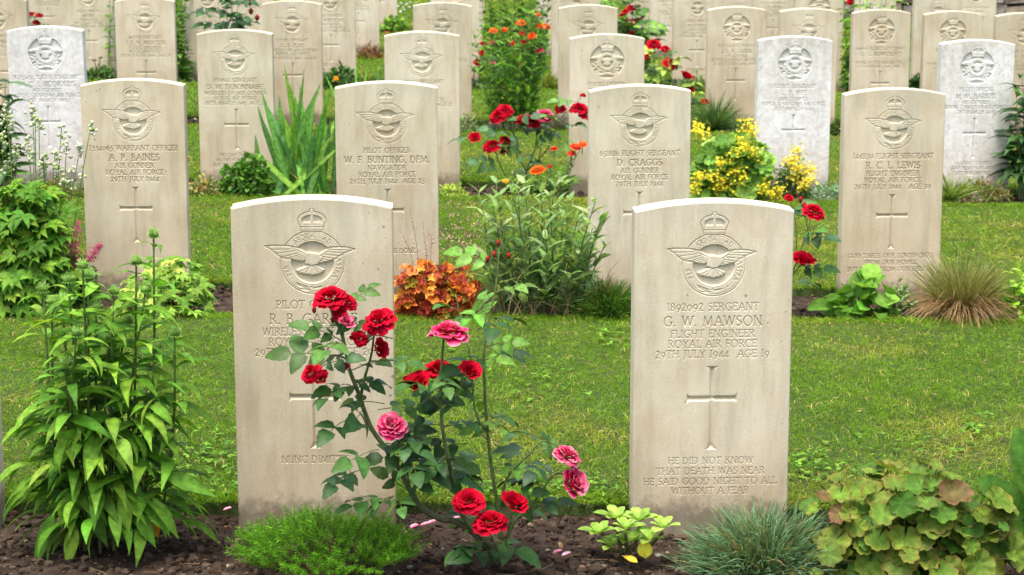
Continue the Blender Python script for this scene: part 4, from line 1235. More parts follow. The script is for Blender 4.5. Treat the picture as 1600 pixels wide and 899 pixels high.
def disc_clump(name, label, px, py, rx, ry, rz, n, R, sets, lobes=7, depth=.14, pleat=.05, group=None, cat='plant', face=.6, stalk=(.12, .12, .04), cup=.20, kmin=.60, svar=.6):
    base = G(px, py)
    root = thing(name, label, cat, base, group)
    B = MB(); BS = MB()
    for i in range(n):
        v = rng.normal(0, 1, 3); v[2] = abs(v[2]); v = nrm(v)
        if v[1] > .35: v[1] *= -1 if rng.random() < .5 else 1
        k = kmin + (1.03 - kmin) * rng.random() ** .8
        v = v / np.max(np.abs(v)) ** .4
        p = base + v * np.array([rx, ry, rz]) * k * (.88 + .24 * vnoise(v[0] * 2 + 9, v[2] * 2 + 9, 2))
        c0, c1 = sets[rng.integers(len(sets))]
        nn = v * .75 + np.array([0, -.45, face]) + rng.normal(0, .3, 3)
        d = np.array([v[0], v[1], -.25]) + rng.normal(0, .45, 3)
        tube(BS, [base + v * np.array([rx, ry, rz]) * .12, base + v * np.array([rx, ry, rz]) * .6 * k, p], .0016, .0013, jit(stalk, .2), 4)
        disc_leaf(B, p, nn, d, R * (1.02 - .62 * svar + svar * rng.random()), lobes, jit(c0, .15), jit(c1, .15), cup + .28 * rng.random(), depth * (.7 + .6 * rng.random()), pleat * (.5 + rng.random()))
    BS.build('leaf_stalk', M['stem'], root); B.build('foliage', M['leaf'], root)
    return root, base
BRZ = [((.085, .155, .022), (.13, .14, .03)), ((.10, .165, .026), (.17, .14, .035)), ((.05, .115, .018), (.065, .13, .02)), ((.09, .14, .026), (.14, .11, .03)), ((.075, .13, .024), (.10, .10, .028)), ((.04, .10, .016), (.055, .115, .018))]
disc_clump('bronze_coral_bells', 'wide coral bells clump of scalloped olive and bronze leaves at front right', 1410, 893, .245, .16, .235, 390, .034, BRZ * 8 + [((.11, .08, .035), (.13, .06, .045))], 7, .17, .05, face=.75, cup=.02, kmin=.42, svar=.85)

def broad():
    base = G(1606, 880)
    root = thing('broad_leaf_plant', 'broad smooth green leaves cut by the right edge of the photo at front', 'plant', base)
    B = MB()
    for (p0, p1, w, nn, dy) in (((1604, 806), (1547, 756), .068, (-.2, -.9, .4), -.16), ((1608, 770), (1586, 678), .055, (-.6, -.75, .1), -.04), ((1606, 866), (1531, 852), .060, (0, -.6, .8), -.17), ((1600, 815), (1590, 745), .05, (-.5, -.8, .3), -.12),
                            ((1612, 850), (1590, 762), .08, (-.3, -.95, .2), -.07), ((1615, 800), (1640, 690), .09, (0, -.9, .3), .02), ((1612, 840), (1660, 780), .09, (.3, -.8, .4), -.02), ((1612, 860), (1650, 860), .08, (.2, -.6, .7), -.06)):
        a = AT(*p0, base[1] + dy * .3); b = AT(*p1, base[1] + dy)
        tube(B, [base, (base + a) / 2, a], .004, .003, (.14, .22, .07), 5)
        leaf(B, a, b - a, nn, np.linalg.norm(b - a) * 1.06, w, 'round', .35, .22, jit((.07, .165, .035), .12), 10, edge=(.095, .20, .05))
    B.build('foliage', M['leaf'], root)
broad()

# ---- fallen petals
for (px, py, col, lab) in ((355, 800, PINK, 'pink rose petal on the soil beside the left foot of the left front headstone'), (549, 836, RED, 'red rose petal caught upright on the feathery ground cover'),
        (648, 828, PINK, 'pale pink petal on the soil left of a pair by the feathery cover'), (663, 824, PINK, 'pink petal in the middle of three beside the feathery cover'), (674, 821, PINK, 'rounded pink petal nearest the rose canes'),
        (712, 814, PINK, 'pink petal under the forked rose canes'), (871, 867, PINK, 'deep pink petal on bare soil left of the rosette plant'), (885, 871, WHITEP, 'pale pink petal on bare soil touching a darker one')):
    p = G(px, py) + UP * (.004 if py != 836 else .075)
    if py == 836: p = AT(px, py, p[1])
    B = MB()
    leaf(B, p - np.array([.011, 0, 0]), (1, .3 * rng.normal(), .1) if py != 836 else (.2, 0, 1), UP if py != 836 else (0, -1, .2), .024, .019, 'round', -.5, .4, jit(col, .15), 6, edge=jit(WHITEP, .1) if col != RED else None)
    o = B.build('fallen_petal', M['petal'], None, True, p)
    o['label'] = lab; o['category'] = 'petal'; o['group'] = 'fallen rose petals'

def shrub(name, label, px, py, rxp, hp, n, L, W, cols, shape='ovate', ryf=.7, mat='leaf', group=None, cat='plant', droop=.6, shell=.5, out=.7, up=.5, stems=10, fold=.25, seg=4):
    """rxp half width and hp height in photo pixels at that distance"""
    base = G(px, py); k = ppm(base)
    root = thing(name, label, cat, base, group)
    B = MB(); BS = MB()
    r = (rxp / k, rxp / k * ryf, hp / k)
    bush(B, base, r, n, L, W, cols, shape, droop, out, shell, fold, seg, up)
    if stems:
        twigs(BS, base, r, stems, (.09, .08, .035)); BS.build('stem', M['stem'], root)
    B.build('foliage', M[mat], root)
    return root, base

def cluster(root, c, r, col, n=14, size=.006, name='flower_cluster'):
    B = MB()
    for q in range(n):
        p = c + rng.normal(0, 1, 3) * r * .5
        tube(B, [c - UP * r * .6, p], .0006, .0004, (.50, .52, .06), 3)
        f = nrm(np.array([0, -.4, .7]) + rng.normal(0, .5, 3))
        x = nrm(np.cross(f, (0, 1, .3))); y = np.cross(f, x)
        cc = jit(col, .2)
        for j in range(4):
            a = j * 1.571 + .3
            leaf(B, p, math.cos(a) * x + math.sin(a) * y + f * .3, f, size, size * .75, 'round', .3, .1, cc, 2)
    return B.build(name, M['petal'], root)

# ================= second row bed
root, base = shrub('palmate_shrub', 'large yellow green shrub of fingered leaves at the left edge', 42, 478, 82, 205, 1, .05, .02, [(.1, .2, .03)], stems=26)
B = MB(); k = ppm(base)
for _ in range(520):
    v = rng.normal(0, 1, 3); v[2] = abs(v[2]); v = nrm(v)
    p = base + v * np.array([84 / k, .20, 205 / k]) * (.55 + .47 * rng.random())
    hgt = (p[2] - base[2]) / .45
    cols = [(.06, .15, .016), (.095, .20, .02), (.15, .26, .028), (.075, .17, .018), (.05, .13, .016)]
    palmate(B, p, v * .5 + np.array([0, -.25, .8]) + off(.4, .4, .15), np.array([v[0], v[1] - .2, -.1]) + off(.5, .5, .2), .066 * (.6 + .7 * rng.random()), .024, cols, 5, .7)
B.build('leaf_crown', M['leaf'], root)

wr = thing('white_valerian', 'thin stalks topped with small white flower clusters at far left', 'plant', G(55, 466))
BS = MB(); BL = MB(); Yw = wr['_o'][1]
for (px, py) in ((50, 168), (61, 190), (44, 217), (96, 199), (142, 197), (126, 228), (104, 226), (86, 239), (68, 245), (52, 237), (24, 231), (10, 166), (11, 183), (3, 214), (18, 193), (21, 240), (72, 259), (88, 261), (113, 266), (102, 280), (38, 297), (11, 255), (30, 312), (55, 185)):
    dy = rng.normal(0, .03); t = AT(px, py, Yw + dy)
    b = G(50 + (px - 50) * .55 + rng.normal(0, 8), 464)
    sm = tube(BS, [b, (b + t) / 2 + off(.01, .01, 0), t], .0024, .0015, (.12, .20, .05), 5)
    for h in (.45, .62, .78):
        p = sm[int(h * (len(sm) - 1))]; a = rng.random() * 6
        for sg in (0, PI): leaf(BL, p, (math.cos(a + sg), math.sin(a + sg), .4), UP, .045, .012, 'lance', .8, .2, jit((.11, .22, .05), .2), 4)
    B = MB()
    for (o3, nn) in ((np.zeros(3), 9), (np.array([rng.normal(0, .012), 0, -.02]), 5), (np.array([rng.normal(0, .014), 0, -.035]), 3)):
        for _ in range(nn):
            ball(B, t + o3 + rng.normal(0, .0065, 3), .0048 + .003 * rng.random(), jit((.62, .66, .48) if rng.random() < .65 else (.40, .48, .2), .12), rough=.12)
    B.build('flower_head', M['petal'], wr)
BS.build('stem', M['stem'], wr); BL.build('foliage', M['leaf'], wr)

root, base = shrub('astilbe', 'astilbe with pink feathery plumes left of the left second row headstone', 124, 474, 40, 75, 420, .032, .014, [(.06, .13, .03), (.05, .10, .025), (.09, .16, .04)], 'lance', group=None)
for (px, py, px2, py2, w) in ((117, 402, 122, 345, .030), (112, 395, 90, 338, .022), (140, 405, 158, 382, .018), (124, 420, 122, 405, .016), (98, 380, 88, 350, .02)):
    a = AT(px, py, base[1] - .05); b = AT(px2, py2, base[1] - .05); B = MB(); n = 260
    t = rng.random(n); P = a + (b - a) * t[:, None] + rng.normal(0, 1, (n, 3)) * (w * (1 - t) * .5 + .003)[:, None]
    tube(B, [base + UP * .05, a, b], .0018, .001, (.15, .08, .06), 4)
    C = np.array((.50, .06, .17)) * (.6 + .7 * rng.random((n, 1))) + np.array((.12, .08, .08)) * t[:, None]
    blades(B, P, rng.normal(0, 1, (n, 3)) + UP * .6, .010, .0045, .2, C, C * 1.2, 1)
    B.build('plume', M['petal'], root)

root, base = shrub('palmate_bush', 'low bush of small pale fingered leaves before the left second row headstone', 262, 488, 72, 82, 1, .03, .015, [(.1, .2, .03)], stems=18)
B = MB(); k = ppm(base)
for _ in range(330):
    v = rng.normal(0, 1, 3); v[2] = abs(v[2]); v = nrm(v)
    p = base + v * np.array([76 / k, .13, 88 / k]) * (.55 + .47 * rng.random())
    palmate(B, p, v * .6 + np.array([0, -.3, .7]) + off(.4, .4, .15), np.array([v[0], v[1] - .2, -.1]) + off(.5, .5, .2), .042 * (.7 + .5 * rng.random()), .015, [(.16, .27, .05), (.09, .19, .03), (.27, .35, .08), (.12, .22, .035)], 5, .5)
B.build('leaf_crown', M['leaf'], root)

ORG = [((.52, .24, .06), (.66, .40, .13)), ((.42, .12, .025), (.55, .22, .05)), ((.60, .27, .05), (.66, .38, .10)), ((.20, .03, .02), (.34, .07, .04)), ((.26, .05, .025), (.42, .12, .05)), ((.48, .15, .06), (.58, .22, .12))]
root, base = disc_clump('orange_coral_bells', 'orange and rust leaved coral bells in the second row bed', 678, 489, .160, .12, .175, 330, .029, ORG + [((.16, .16, .03), (.30, .22, .05)), ((.16, .025, .02), (.24, .04, .03))], 5, .46, .12, kmin=.42, svar=.85, stalk=(.2, .06, .03))
BS = MB()
for (px, py) in ((640, 325), (660, 345), (625, 360), (700, 330), (690, 350), (720, 310), (675, 365), (735, 330), (750, 345), (762, 360), (742, 300), (775, 350), (728, 360), (785, 340), (756, 320), (708, 300)):
    t = AT(px, py, base[1] + .02); b = base + np.array([(t[0] - base[0]) * .6, 0, .12])
    sm = tube(BS, [b, (b + t) / 2 + off(.008, .01, 0), t], .0012, .0007, (.20, .08, .06), 4)
    for q in range(16):
        p = sm[int((.4 + .6 * rng.random()) * (len(sm) - 1))] + off(.012, .01, .008); ball(BS, p, .0022 + .0015 * rng.random(), jit((.45, .28, .20), .3), rough=.1)
BS.build('flower_stalk', M['stem'], root)

def leafy_stems(name, label, px, py, tops, L, W, cols, bw=.35, shape='lance', mat='leaf', cat='plant', pairs=8, group=None, r=.0035, dyj=.06, stemcol=(.10, .15, .05), droop=.5, lo=.12, rise=.7, seg=5):
    base = G(px, py)
    root = thing(name, label, cat, base, group)
    BS = MB(); BL = MB()
    for (tx, ty) in tops:
        b = G(px + (tx - px) * bw + rng.normal(0, 3), py + rng.normal(0, 2)); t = AT(tx, ty, base[1] + rng.normal(0, dyj))
        sm = tube(BS, [b - UP * .02, (b + t) / 2 + np.array([(b[0] - t[0]) * .1, 0, 0]) + off(.01, .01, 0), t], r, r * .5, jit(stemcol, .2), 5)
        az = rng.random() * 6.28
        for h in np.linspace(lo, .99, pairs):
            p = np.array([np.interp(h * (len(sm) - 1), np.arange(len(sm)), sm[:, q]) for q in range(3)])
            az += 1.57 + rng.normal(0, .3)
            for sg in (0, PI):
                a = az + sg + rng.normal(0, .3)
                LL = L * (.7 + .6 * rng.random()) * (1.1 - .35 * h)
                leaf(BL, p, (math.cos(a), math.sin(a), rise + rng.normal(0, .25)), UP + off(.3, .3, 0), LL, LL * W / L, shape, droop * (.6 + .8 * rng.random()), .22, pick(cols, .2), seg)
    BS.build('stem', M['stem'], root); BL.build('foliage', M[mat], root)
    return root, base
SAGE = [(.155, .235, .115), (.195, .275, .145), (.125, .20, .09), (.23, .31, .17), (.14, .235, .085)]
tops = [(748, 300), (775, 285), (800, 300), (820, 285), (845, 300), (868, 290), (890, 312), (912, 330), (930, 315), (944, 385), (880, 340), (850, 340), (815, 335), (785, 350), (760, 360), (905, 380), (835, 370), (865, 395), (920, 400), (745, 400), (790, 410), (890, 430), (800, 330), (872, 318), (756, 330), (768, 310), (810, 300), (832, 310), (858, 305), (902, 345), (925, 360), (938, 345), (780, 380), (850, 420)]
root, base = leafy_stems('sage_plant', 'tall loose grey green plant with long narrow leaves in the second row bed', 848, 490, tops, .085, .027, SAGE, .62, pairs=9, droop=.55, rise=.95)
B = MB(); n = 160
P = base + rng.normal(0, 1, (n, 3)) * np.array([.09, .05, .0]); D = rng.normal(0, .5, (n, 3)) + UP
blades(B, P, D, .22 * (.5 + .6 * rng.random(n)), .004, .4, np.tile((.16, .12, .05), (n, 1)), np.tile((.26, .22, .10), (n, 1)), 3)
B.build('dry_stalk', M['stem'], root)
blade_mound('grassy_cushion', 'dark green grassy cushion at the foot of the headstone in the second row', 950, 493, .155, .12, .145, 3600, .06, .0035, (.03, .075, .015), (.075, .165, .03), .4, dead=.06)

rose_bush('rose stem with two red blooms leaning out right of the four line epitaph headstone', (1228, 484),
  [([(1228, 484), (1238, 430), (1250, 395), (1262, 360), (1270, 335)], (0, -.05), .004), ([(1238, 430), (1246, 420), (1254, 408)], (-.02, -.06), .003), ([(1245, 400), (1243, 350), (1235, 312)], (0, .0), .0025), ([(1262, 360), (1258, 335), (1250, 314)], (0, 0), .002)],
  [(1273, 328, 17, 'red', (.3, -.8, .5), -.05), (1255, 407, 17, 'half', (.1, -.9, .3), -.06), (1233, 308, 7, 'red', (0, -.5, .8), 0)], [(1251, 312, 0), (1257, 321, -.01)], lsize=.10, every=.09, lstart=.3)

root, base = shrub('round_leaf_plant', 'bright green plant of large rounded leaves left of the brown sedge tuft', 1352, 490, 50, 52, 58, .075, .062, [(.085, .20, .028), (.12, .26, .04), (.065, .155, .022)], 'round', droop=.9, seg=7, shell=.45)
shrub('silver_herb', 'small grey green herb between the round leaved plant and the brown grass tuft', 1404, 489, 28, 50, 260, .026, .012, [(.14, .20, .11), (.18, .25, .14), (.10, .17, .07)], 'obovate')
def brown_tuft():
    base = G(1502, 494)
    root = thing('brown_sedge', 'arching tuft of brown sedge with green tips in front of the three line epitaph headstone', 'ornamental grass', base)
    B = MB(); n = 1500
    a = rng.random(n) * 6.28; u = rng.random(n) ** .7
    P = base + np.stack([np.cos(a) * .05 * u, np.sin(a) * .05 * u, np.zeros(n)], -1)
    up = rng.random(n) < .5
    sp = np.where(up, .10 + .62 * u, .3 + .9 * u)
    D = np.stack([np.cos(a) * sp, np.sin(a) * sp, np.ones(n)], -1) + rng.normal(0, .14, (n, 3))
    C0 = np.array((.14, .085, .045)) * (.5 + .9 * rng.random((n, 1)))
    C1 = np.where(up[:, None], np.array((.17, .19, .075)), np.array((.225, .15, .09))) * (.6 + .8 * rng.random((n, 1)))
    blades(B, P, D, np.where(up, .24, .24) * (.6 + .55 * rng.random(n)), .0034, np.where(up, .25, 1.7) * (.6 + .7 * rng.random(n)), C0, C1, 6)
    B.build('foliage', M['leaf'], root)
brown_tuft()
shrub('lime_leaf_plant', 'lime green leafy plant at the right edge beside the brown sedge', 1600, 494, 36, 88, 220, .045, .020, [(.18, .32, .04), (.24, .38, .06), (.12, .24, .03)], 'obovate', stems=8)

# ================= third row bed
PEO = [(.022, .062, .018), (.030, .082, .022), (.042, .10, .026), (.016, .045, .014)]
leafy_stems('dark_peony', 'dark green pointed leaves at the left edge beside the white headstone', -6, 300, [(-25, 120), (-5, 125), (8, 130), (15, 160), (10, 190), (18, 215), (-15, 150), (12, 240), (5, 150), (-10, 190)], .15, .050, PEO, .5, mat='gloss', pairs=6, droop=1.0, lo=.35, rise=.35, dyj=.05)
shrub('mat_plant', 'low olive green mat behind the white flower stalks', 85, 306, 62, 26, 420, .028, .012, [(.06, .11, .025), (.11, .14, .035), (.14, .10, .04)], 'lance', stems=0)
shrub('grey_mat_plant', 'low grey green mat at the left foot of the headstone beside the geranium', 318, 305, 30, 28, 240, .030, .014, [(.09, .14, .06), (.13, .18, .07), (.16, .13, .06), (.30, .22, .08)], 'obovate', stems=0)
shrub('geranium', 'dense low mound of small green leaves left of the irises', 390, 304, 44, 64, 900, .030, .022, [(.05, .13, .025), (.07, .165, .03), (.09, .19, .035), (.04, .10, .02)], 'round', stems=8, shell=.6)
def iris(label, px, py, tips, extra=()):
    base = G(px, py)
    root = thing('iris', label, 'plant', base, 'irises in the third row bed')
    B = MB()
    tips = list(tips) + [(x_ + rng.normal(0, 13), y_ + 25 + 60 * rng.random()) for x_, y_ in tips[::2]]
    for i, (tx, ty) in enumerate(tips):
        b = base + np.array([rng.normal(0, .075), rng.normal(0, .05), 0]); t = AT(tx, ty, base[1] + rng.normal(0, .06))
        b[0] += (t[0] - b[0]) * .15
        d = t - b; n = np.array([rng.normal(0, .6), -1, .15])
        c = pick([(.09, .22, .06), (.13, .28, .06), (.075, .185, .075), (.17, .32, .06)], .15)
        w_ = .024 + .012 * rng.random()
        if i % 13 == 7: c = np.array((.36, .24, .10)); w_ = .016
        leaf(B, b, d, n, np.linalg.norm(d) * 1.02, w_, 'strap', .10 * rng.normal() + .22 * rng.random(), .12, c, 10, edge=c * .85)
    B.build('foliage', M['leaf'], root)
iris('iris clump with tall sword leaves between two headstones of the third row', 466, 303, [(409, 140), (431, 172), (453, 108), (471, 135), (485, 112), (500, 132), (518, 190), (415, 225), (441, 150), (509, 160), (478, 172), (455, 195), (397, 212), (525, 232), (495, 205), (462, 160), (490, 150), (445, 215), (515, 215), (470, 220), (430, 240), (505, 250), (483, 235), (420, 190), (500, 180), (450, 250), (404, 175), (418, 160), (436, 190), (460, 215), (512, 140), (520, 160), (447, 130), (488, 190), (400, 240), (530, 210), (474, 250)])
iris('iris clump with only its leaf tips showing above a second row headstone', 562, 303, [(559, 104), (572, 106), (592, 108), (545, 124), (522, 132), (511, 122), (534, 140), (580, 120), (566, 118), (602, 118)])
shrub('yellow_sedum', 'low yellow green sedum at the right foot of a third row headstone', 708, 305, 27, 18, 240, .018, .013, [(.22, .30, .05), (.30, .36, .07), (.15, .24, .05)], 'obovate', stems=0)
rose_bush('rose bush with red and one pink bloom before the grass gap in the third row', (822, 296),
  [([(822, 296), (822, 268), (808, 245), (808, 220), (785, 185), (779, 178)], (0, -.05), .005), ([(822, 268), (835, 235), (838, 205), (826, 192)], (0, -.06), .004), ([(838, 205), (845, 190), (852, 180)], (-.02, -.04), .003),
   ([(822, 268), (850, 240), (868, 205), (880, 180), (900, 168)], (0, -.08), .004), ([(822, 296), (790, 275), (775, 240), (770, 228)], (0, -.05), .004), ([(775, 240), (760, 225), (744, 217)], (-.03, -.05), .0025), ([(808, 220), (800, 200), (795, 172)], (-.02, -.04), .003), ([(900, 168), (905, 155), (911, 148)], (-.06, -.06), .002), ([(822, 296), (840, 255), (850, 215), (880, 200), (890, 190)], (.02, -.06), .003)],
  [(778, 178, 14, 'red', (-.4, -.8, .4), -.05), (790, 170, 12, 'red', (.2, -.7, .6), -.04), (817, 189, 14, 'half', (-.2, -.8, .5), -.06), (832, 188, 13, 'dark', (.3, -.8, .4), -.07), (851, 177, 13, 'pink', (.3, -.8, .4), -.04), (742, 216, 9, 'half', (-.2, -.95, .1), -.05),
   (768, 226, 13, 'red', (-.1, -.7, .6), -.05), (790, 218, 9, 'red', (.4, -.7, .5), -.05), (904, 167, 13, 'red', (.1, -.85, .4), -.08), (875, 168, 9, 'loose', (-.4, -.8, .3), -.06), (917, 176, 11, 'red', (.4, -.8, .2), -.08), (911, 148, 5, 'red', (0, -.6, .7), -.06), (786, 236, 5, 'dark', (0, -.9, .3), -.05)],
  leafcols=[(.04, .095, .05), (.055, .12, .055), (.035, .08, .035), (.08, .16, .04)], lsize=.10, every=.075, lstart=.35)
def zinnias(name, label, px, py, blooms, tops, L, W, cols, pairs=5, **kw):
    root, base = leafy_stems(name, label, px, py, [(b[0], b[1]) for b in blooms] + list(tops), L, W, cols, .5, pairs=pairs, **kw)
    for (bx, by, R, col, kk) in blooms:
        c = AT(bx, by, base[1] - .03); B = MB()
        tube(B, [c - UP * .05, c - UP * .004], .0022, .0022, (.10, .16, .05), 5)
        daisy_bloom(B, c, np.array([0, -.35, .9]) + rng.normal(0, .15, 3), R / ppm(c), col, 13, 3 if kk else 2)
        B.build('flower_head', M['petal'], root)
    return root, base
OR = (.68, .085, .01); ORR = (.60, .035, .012); YL = (.65, .35, .02)
zinnias('zinnia', 'low zinnia plant with orange red flowers in front of the rose bush at centre', 850, 305,
   [(840, 266, 14, OR, 1), (866, 233, 8, ORR, 1), (899, 230, 10, ORR, 1), (910, 226, 9, OR, 1), (859, 260, 5, DRED, 0), (790, 283, 6, YL, 0), (893, 240, 8, ORR, 0)],
   [(800, 285), (815, 280), (830, 285), (860, 282), (880, 285), (900, 280), (915, 285), (870, 295), (820, 295), (845, 290)], .075, .022, [(.13, .22, .07), (.16, .26, .09), (.10, .19, .05)], pairs=5, group=None)

LM = [((.15, .28, .06), (.21, .34, .09)), ((.19, .33, .08), (.25, .39, .12)), ((.11, .23, .045), (.15, .27, .06)), ((.08, .175, .035), (.11, .21, .05))]
root, base = disc_clump('ladys_mantle', 'lobed pale green leaves with many yellow flower sprays between two headstones', 1140, 308, .205, .16, .30, 210, .048, LM, 9, .14, .07, kmin=.45, svar=.8)
for (px, py) in ((1087, 201), (1097, 208), (1167, 199), (1177, 203), (1168, 230), (1185, 253), (1126, 256), (1147, 242), (1151, 269), (1113, 274), (1126, 281), (1094, 276), (1133, 287), (1120, 294), (1149, 299), (1192, 287), (1193, 296), (1216, 299), (1211, 308), (1083, 296), (1160, 222), (1178, 240), (1140, 262), (1158, 282)):
    cluster(root, AT(px, py, base[1] - .13 + .03 * rng.normal()), .040, (.72, .60, .04), 34, .0095)
root, base = shrub('yellow_flowered_herb', 'dark small leaved herb with yellow flowers at the foot of the white blotchy headstone', 1234, 309, 34, 62, 620, .026, .013, [(.035, .085, .02), (.055, .12, .03), (.08, .16, .035)], 'obovate')
for (px, py) in ((1241, 248), (1249, 239), (1256, 269), (1265, 264), (1261, 283), (1240, 276), (1233, 255), (1252, 290), (1268, 278), (1246, 262)):
    cluster(root, AT(px, py, base[1] - .08 + .03 * rng.normal()), .035, (.72, .58, .06), 36, .009)
shrub('blue_grey_mat', 'low blue grey mat right of the yellow flowers', 1292, 310, 36, 24, 560, .022, .008, [(.14, .22, .17), (.18, .27, .20), (.10, .17, .11)], 'lance', stems=0)
root, base = shrub('mossy_mat', 'low mat of green and rusty foliage at the foot of the white streaked headstone', 1532, 310, 52, 30, 620, .026, .010, [(.07, .12, .025), (.12, .10, .04), (.16, .10, .05), (.10, .15, .03)], 'lance', stems=0)
blade_mound('grass_tuft', 'small upright pale grass tuft beside the mossy mat at right', 1484, 311, .03, .03, .06, 130, .15, .006, (.08, .15, .03), (.22, .30, .07), .3)
leafy_stems('peony', 'dark glossy pointed leaves at the right edge beside the white streaked headstone', 1602, 304, [(1598, 118), (1588, 150), (1604, 135), (1585, 180), (1578, 215), (1590, 205), (1605, 170), (1586, 245), (1612, 150), (1600, 240)], .16, .052, [(.035, .095, .025), (.05, .125, .03), (.025, .07, .02)], .5, mat='gloss', pairs=6, droop=1.1, lo=.35, rise=.3, dyj=.05)

# ================= fourth row bed
shrub('silver_plant', 'small silvery plant with one spike right of a third row headstone', 728, 205, 20, 28, 260, .032, .010, [(.15, .21, .12), (.20, .27, .16), (.11, .17, .08)], 'lance', stems=4)
ZT = [(742, 60), (752, 30), (765, 85), (780, 70), (795, 60), (805, 95), (822, 75), (835, 90), (850, 70), (858, 60), (745, 110), (770, 120), (800, 130), (835, 130), (850, 110), (785, 25), (800, 20), (826, 20), (760, 140), (815, 150), (845, 150)]
zinnias('tall_zinnia', 'tall clump of slender stems with orange and red flowers in the fourth row gap', 800, 203,
   [(771, 48, 8, OR, 1), (788, 47, 7, OR, 0), (814, 36, 9, OR, 1), (844, 41, 8, OR, 0), (854, 42, 8, ORR, 0), (831, 56, 9, OR, 1), (818, 66, 7, RED, 1), (843, 79, 7, PINK, 0), (840, 23, 6, ORR, 0), (815, 101, 6, DRED, 0), (798, 67, 8, RED, 1), (815, 52, 6, ORR, 0), (767, 66, 6, PINK, 0)],
   ZT, .095, .022, [(.085, .20, .03), (.12, .26, .04), (.07, .16, .025)], pairs=13, lo=.15, dyj=.10)
blade_mound('lavender', 'purple grey lavender tuft left of a third row headstone', 877, 204, .045, .045, .08, 240, .10, .006, (.08, .10, .06), (.20, .17, .20), .2)
rose_bush('rose bush with red blooms showing right of the sunken wreath badge headstone', (1030, 196),
  [([(1030, 196), (1025, 150), (1022, 100), (1022, 70)], (0, -.05), .005), ([(1030, 196), (1035, 130), (1040, 78)], (.02, 0), .004), ([(1030, 196), (1042, 140), (1050, 100)], (0, -.06), .004), ([(1030, 196), (1055, 150), (1072, 120)], (0, -.05), .004), ([(1030, 196), (1060, 165), (1075, 138)], (0, -.08), .004), ([(1040, 160), (1080, 168), (1103, 158)], (0, -.08), .003), ([(1030, 196), (1012, 140), (1012, 90)], (.03, 0), .004)],
  [(1022, 67, 11, 'red', (0, -.7, .7), -.05), (1041, 76, 8, 'red', (.3, -.8, .4), 0), (1049, 97, 12, 'red', (.3, -.8, .5), -.06), (1072, 119, 11, 'half', (.4, -.8, .4), -.05), (1076, 138, 10, 'red', (.2, -.8, .5), -.08), (1103, 158, 6, 'red', (.3, -.8, .4), -.08), (1012, 88, 6, 'loose', (0, -.8, .4), 0)],
  leafcols=[(.04, .10, .03), (.06, .13, .035), (.17, .27, .05), (.22, .32, .06)], lsize=.10, every=.04, lstart=.2)
blade_mound('lavender_tuft', 'upright dark green lavender tuft before a wreath badge headstone', 1116, 204, .07, .06, .09, 900, .19, .006, (.035, .08, .025), (.10, .17, .07), .25, low=.0)
shrub('grey_green_mat', 'low grey green plant between the lavender tuft and the white blotchy headstone', 1160, 206, 24, 24, 360, .022, .010, [(.06, .12, .05), (.09, .15, .07)], 'obovate', stems=0)
shrub('bronze_bush', 'small dark bronze bush just right of the white blotchy headstone', 1312, 212, 18, 26, 240, .035, .022, [(.05, .08, .025), (.09, .08, .035), (.06, .11, .03)], 'round')
rose_bush('rose with dark drooping leaves and bare reddish twigs above a third row headstone', (362, 196),
  [([(362, 196), (360, 130), (358, 70), (352, 10)], (0, -.03), .005), ([(362, 196), (366, 110), (368, 50), (372, 5)], (.02, .03), .004), ([(358, 80), (345, 40), (340, 0)], (0, .0), .003), ([(362, 120), (366, 60), (362, 15), (358, -15)], (0, -.06), .004), ([(366, 90), (372, 45), (385, 20), (391, 5)], (0, 0), .002), ([(370, 60), (395, 30), (402, 28)], (0, 0), .0015)],
  [], [(391, 4, 0), (392, 18, 0), (402, 28, 0)], leafcols=[(.02, .065, .022), (.03, .085, .028), (.018, .05, .018)], lsize=.12, every=.035, lstart=.45, skip=(4, 5))

# ================= fifth row and beyond
FAR = 'low bushes in the far beds'
root, base = shrub('low_bush', 'low dark green bush with two dry seed stalks at upper left', 153, 126, 28, 22, 300, .035, .022, [(.03, .075, .02), (.05, .11, .03), (.065, .13, .04)], 'round', group=FAR)
B = MB()
for (px, py) in ((147, 94), (157, 90)):
    t = AT(px, py, base[1]); tube(B, [base + UP * .05, t], .005, .004, (.10, .08, .05), 5); ball(B, t, .015, (.09, .075, .045), (1.3, 1, .6), .1)
B.build('seed_stalk', M['stem'], root)
TG = [(.045, .115, .02), (.07, .16, .028), (.10, .21, .035), (.035, .085, .018)]
leafy_stems('tall_leafy_shrub', 'tall leafy green plant right of a buff headstone at upper left', 280, 126, [(272, -30), (280, -40), (290, -20), (266, 0), (285, 20), (276, 50), (292, 60), (270, 80), (283, -10), (288, 90)], .09, .042, TG, .3, 'ovate', pairs=13, droop=.9, rise=.3, lo=.08, dyj=.08, group='tall leafy shrubs')
leafy_stems('slender_leafy_shrub', 'slender leafy stem at the left side of a buff headstone', 173, 122, [(172, -20), (176, 10), (170, 40)], .075, .032, TG, .3, 'ovate', pairs=9, droop=.9, rise=.3, dyj=.04, group='tall leafy shrubs')
rose_bush('few small red roses at upper left beside the cut off headstone', (52, 118),
  [([(52, 118), (46, 60), (43, 12)], (0, 0), .004), ([(52, 118), (54, 60), (61, 25)], (0, 0), .004), ([(52, 118), (55, 70), (57, 36)], (0, 0), .004), ([(52, 118), (48, 50), (49, 24)], (0, 0), .003)],
  [(41, 9, 4, 'red', CAMF, 0), (42, 18, 5, 'red', CAMF, 0), (49, 21, 5, 'red', CAMF, 0), (61, 23, 6, 'red', CAMF, 0), (57, 34, 6, 'red', (.4, -.8, .3), 0)], lsize=.09, every=.05, lstart=.3)
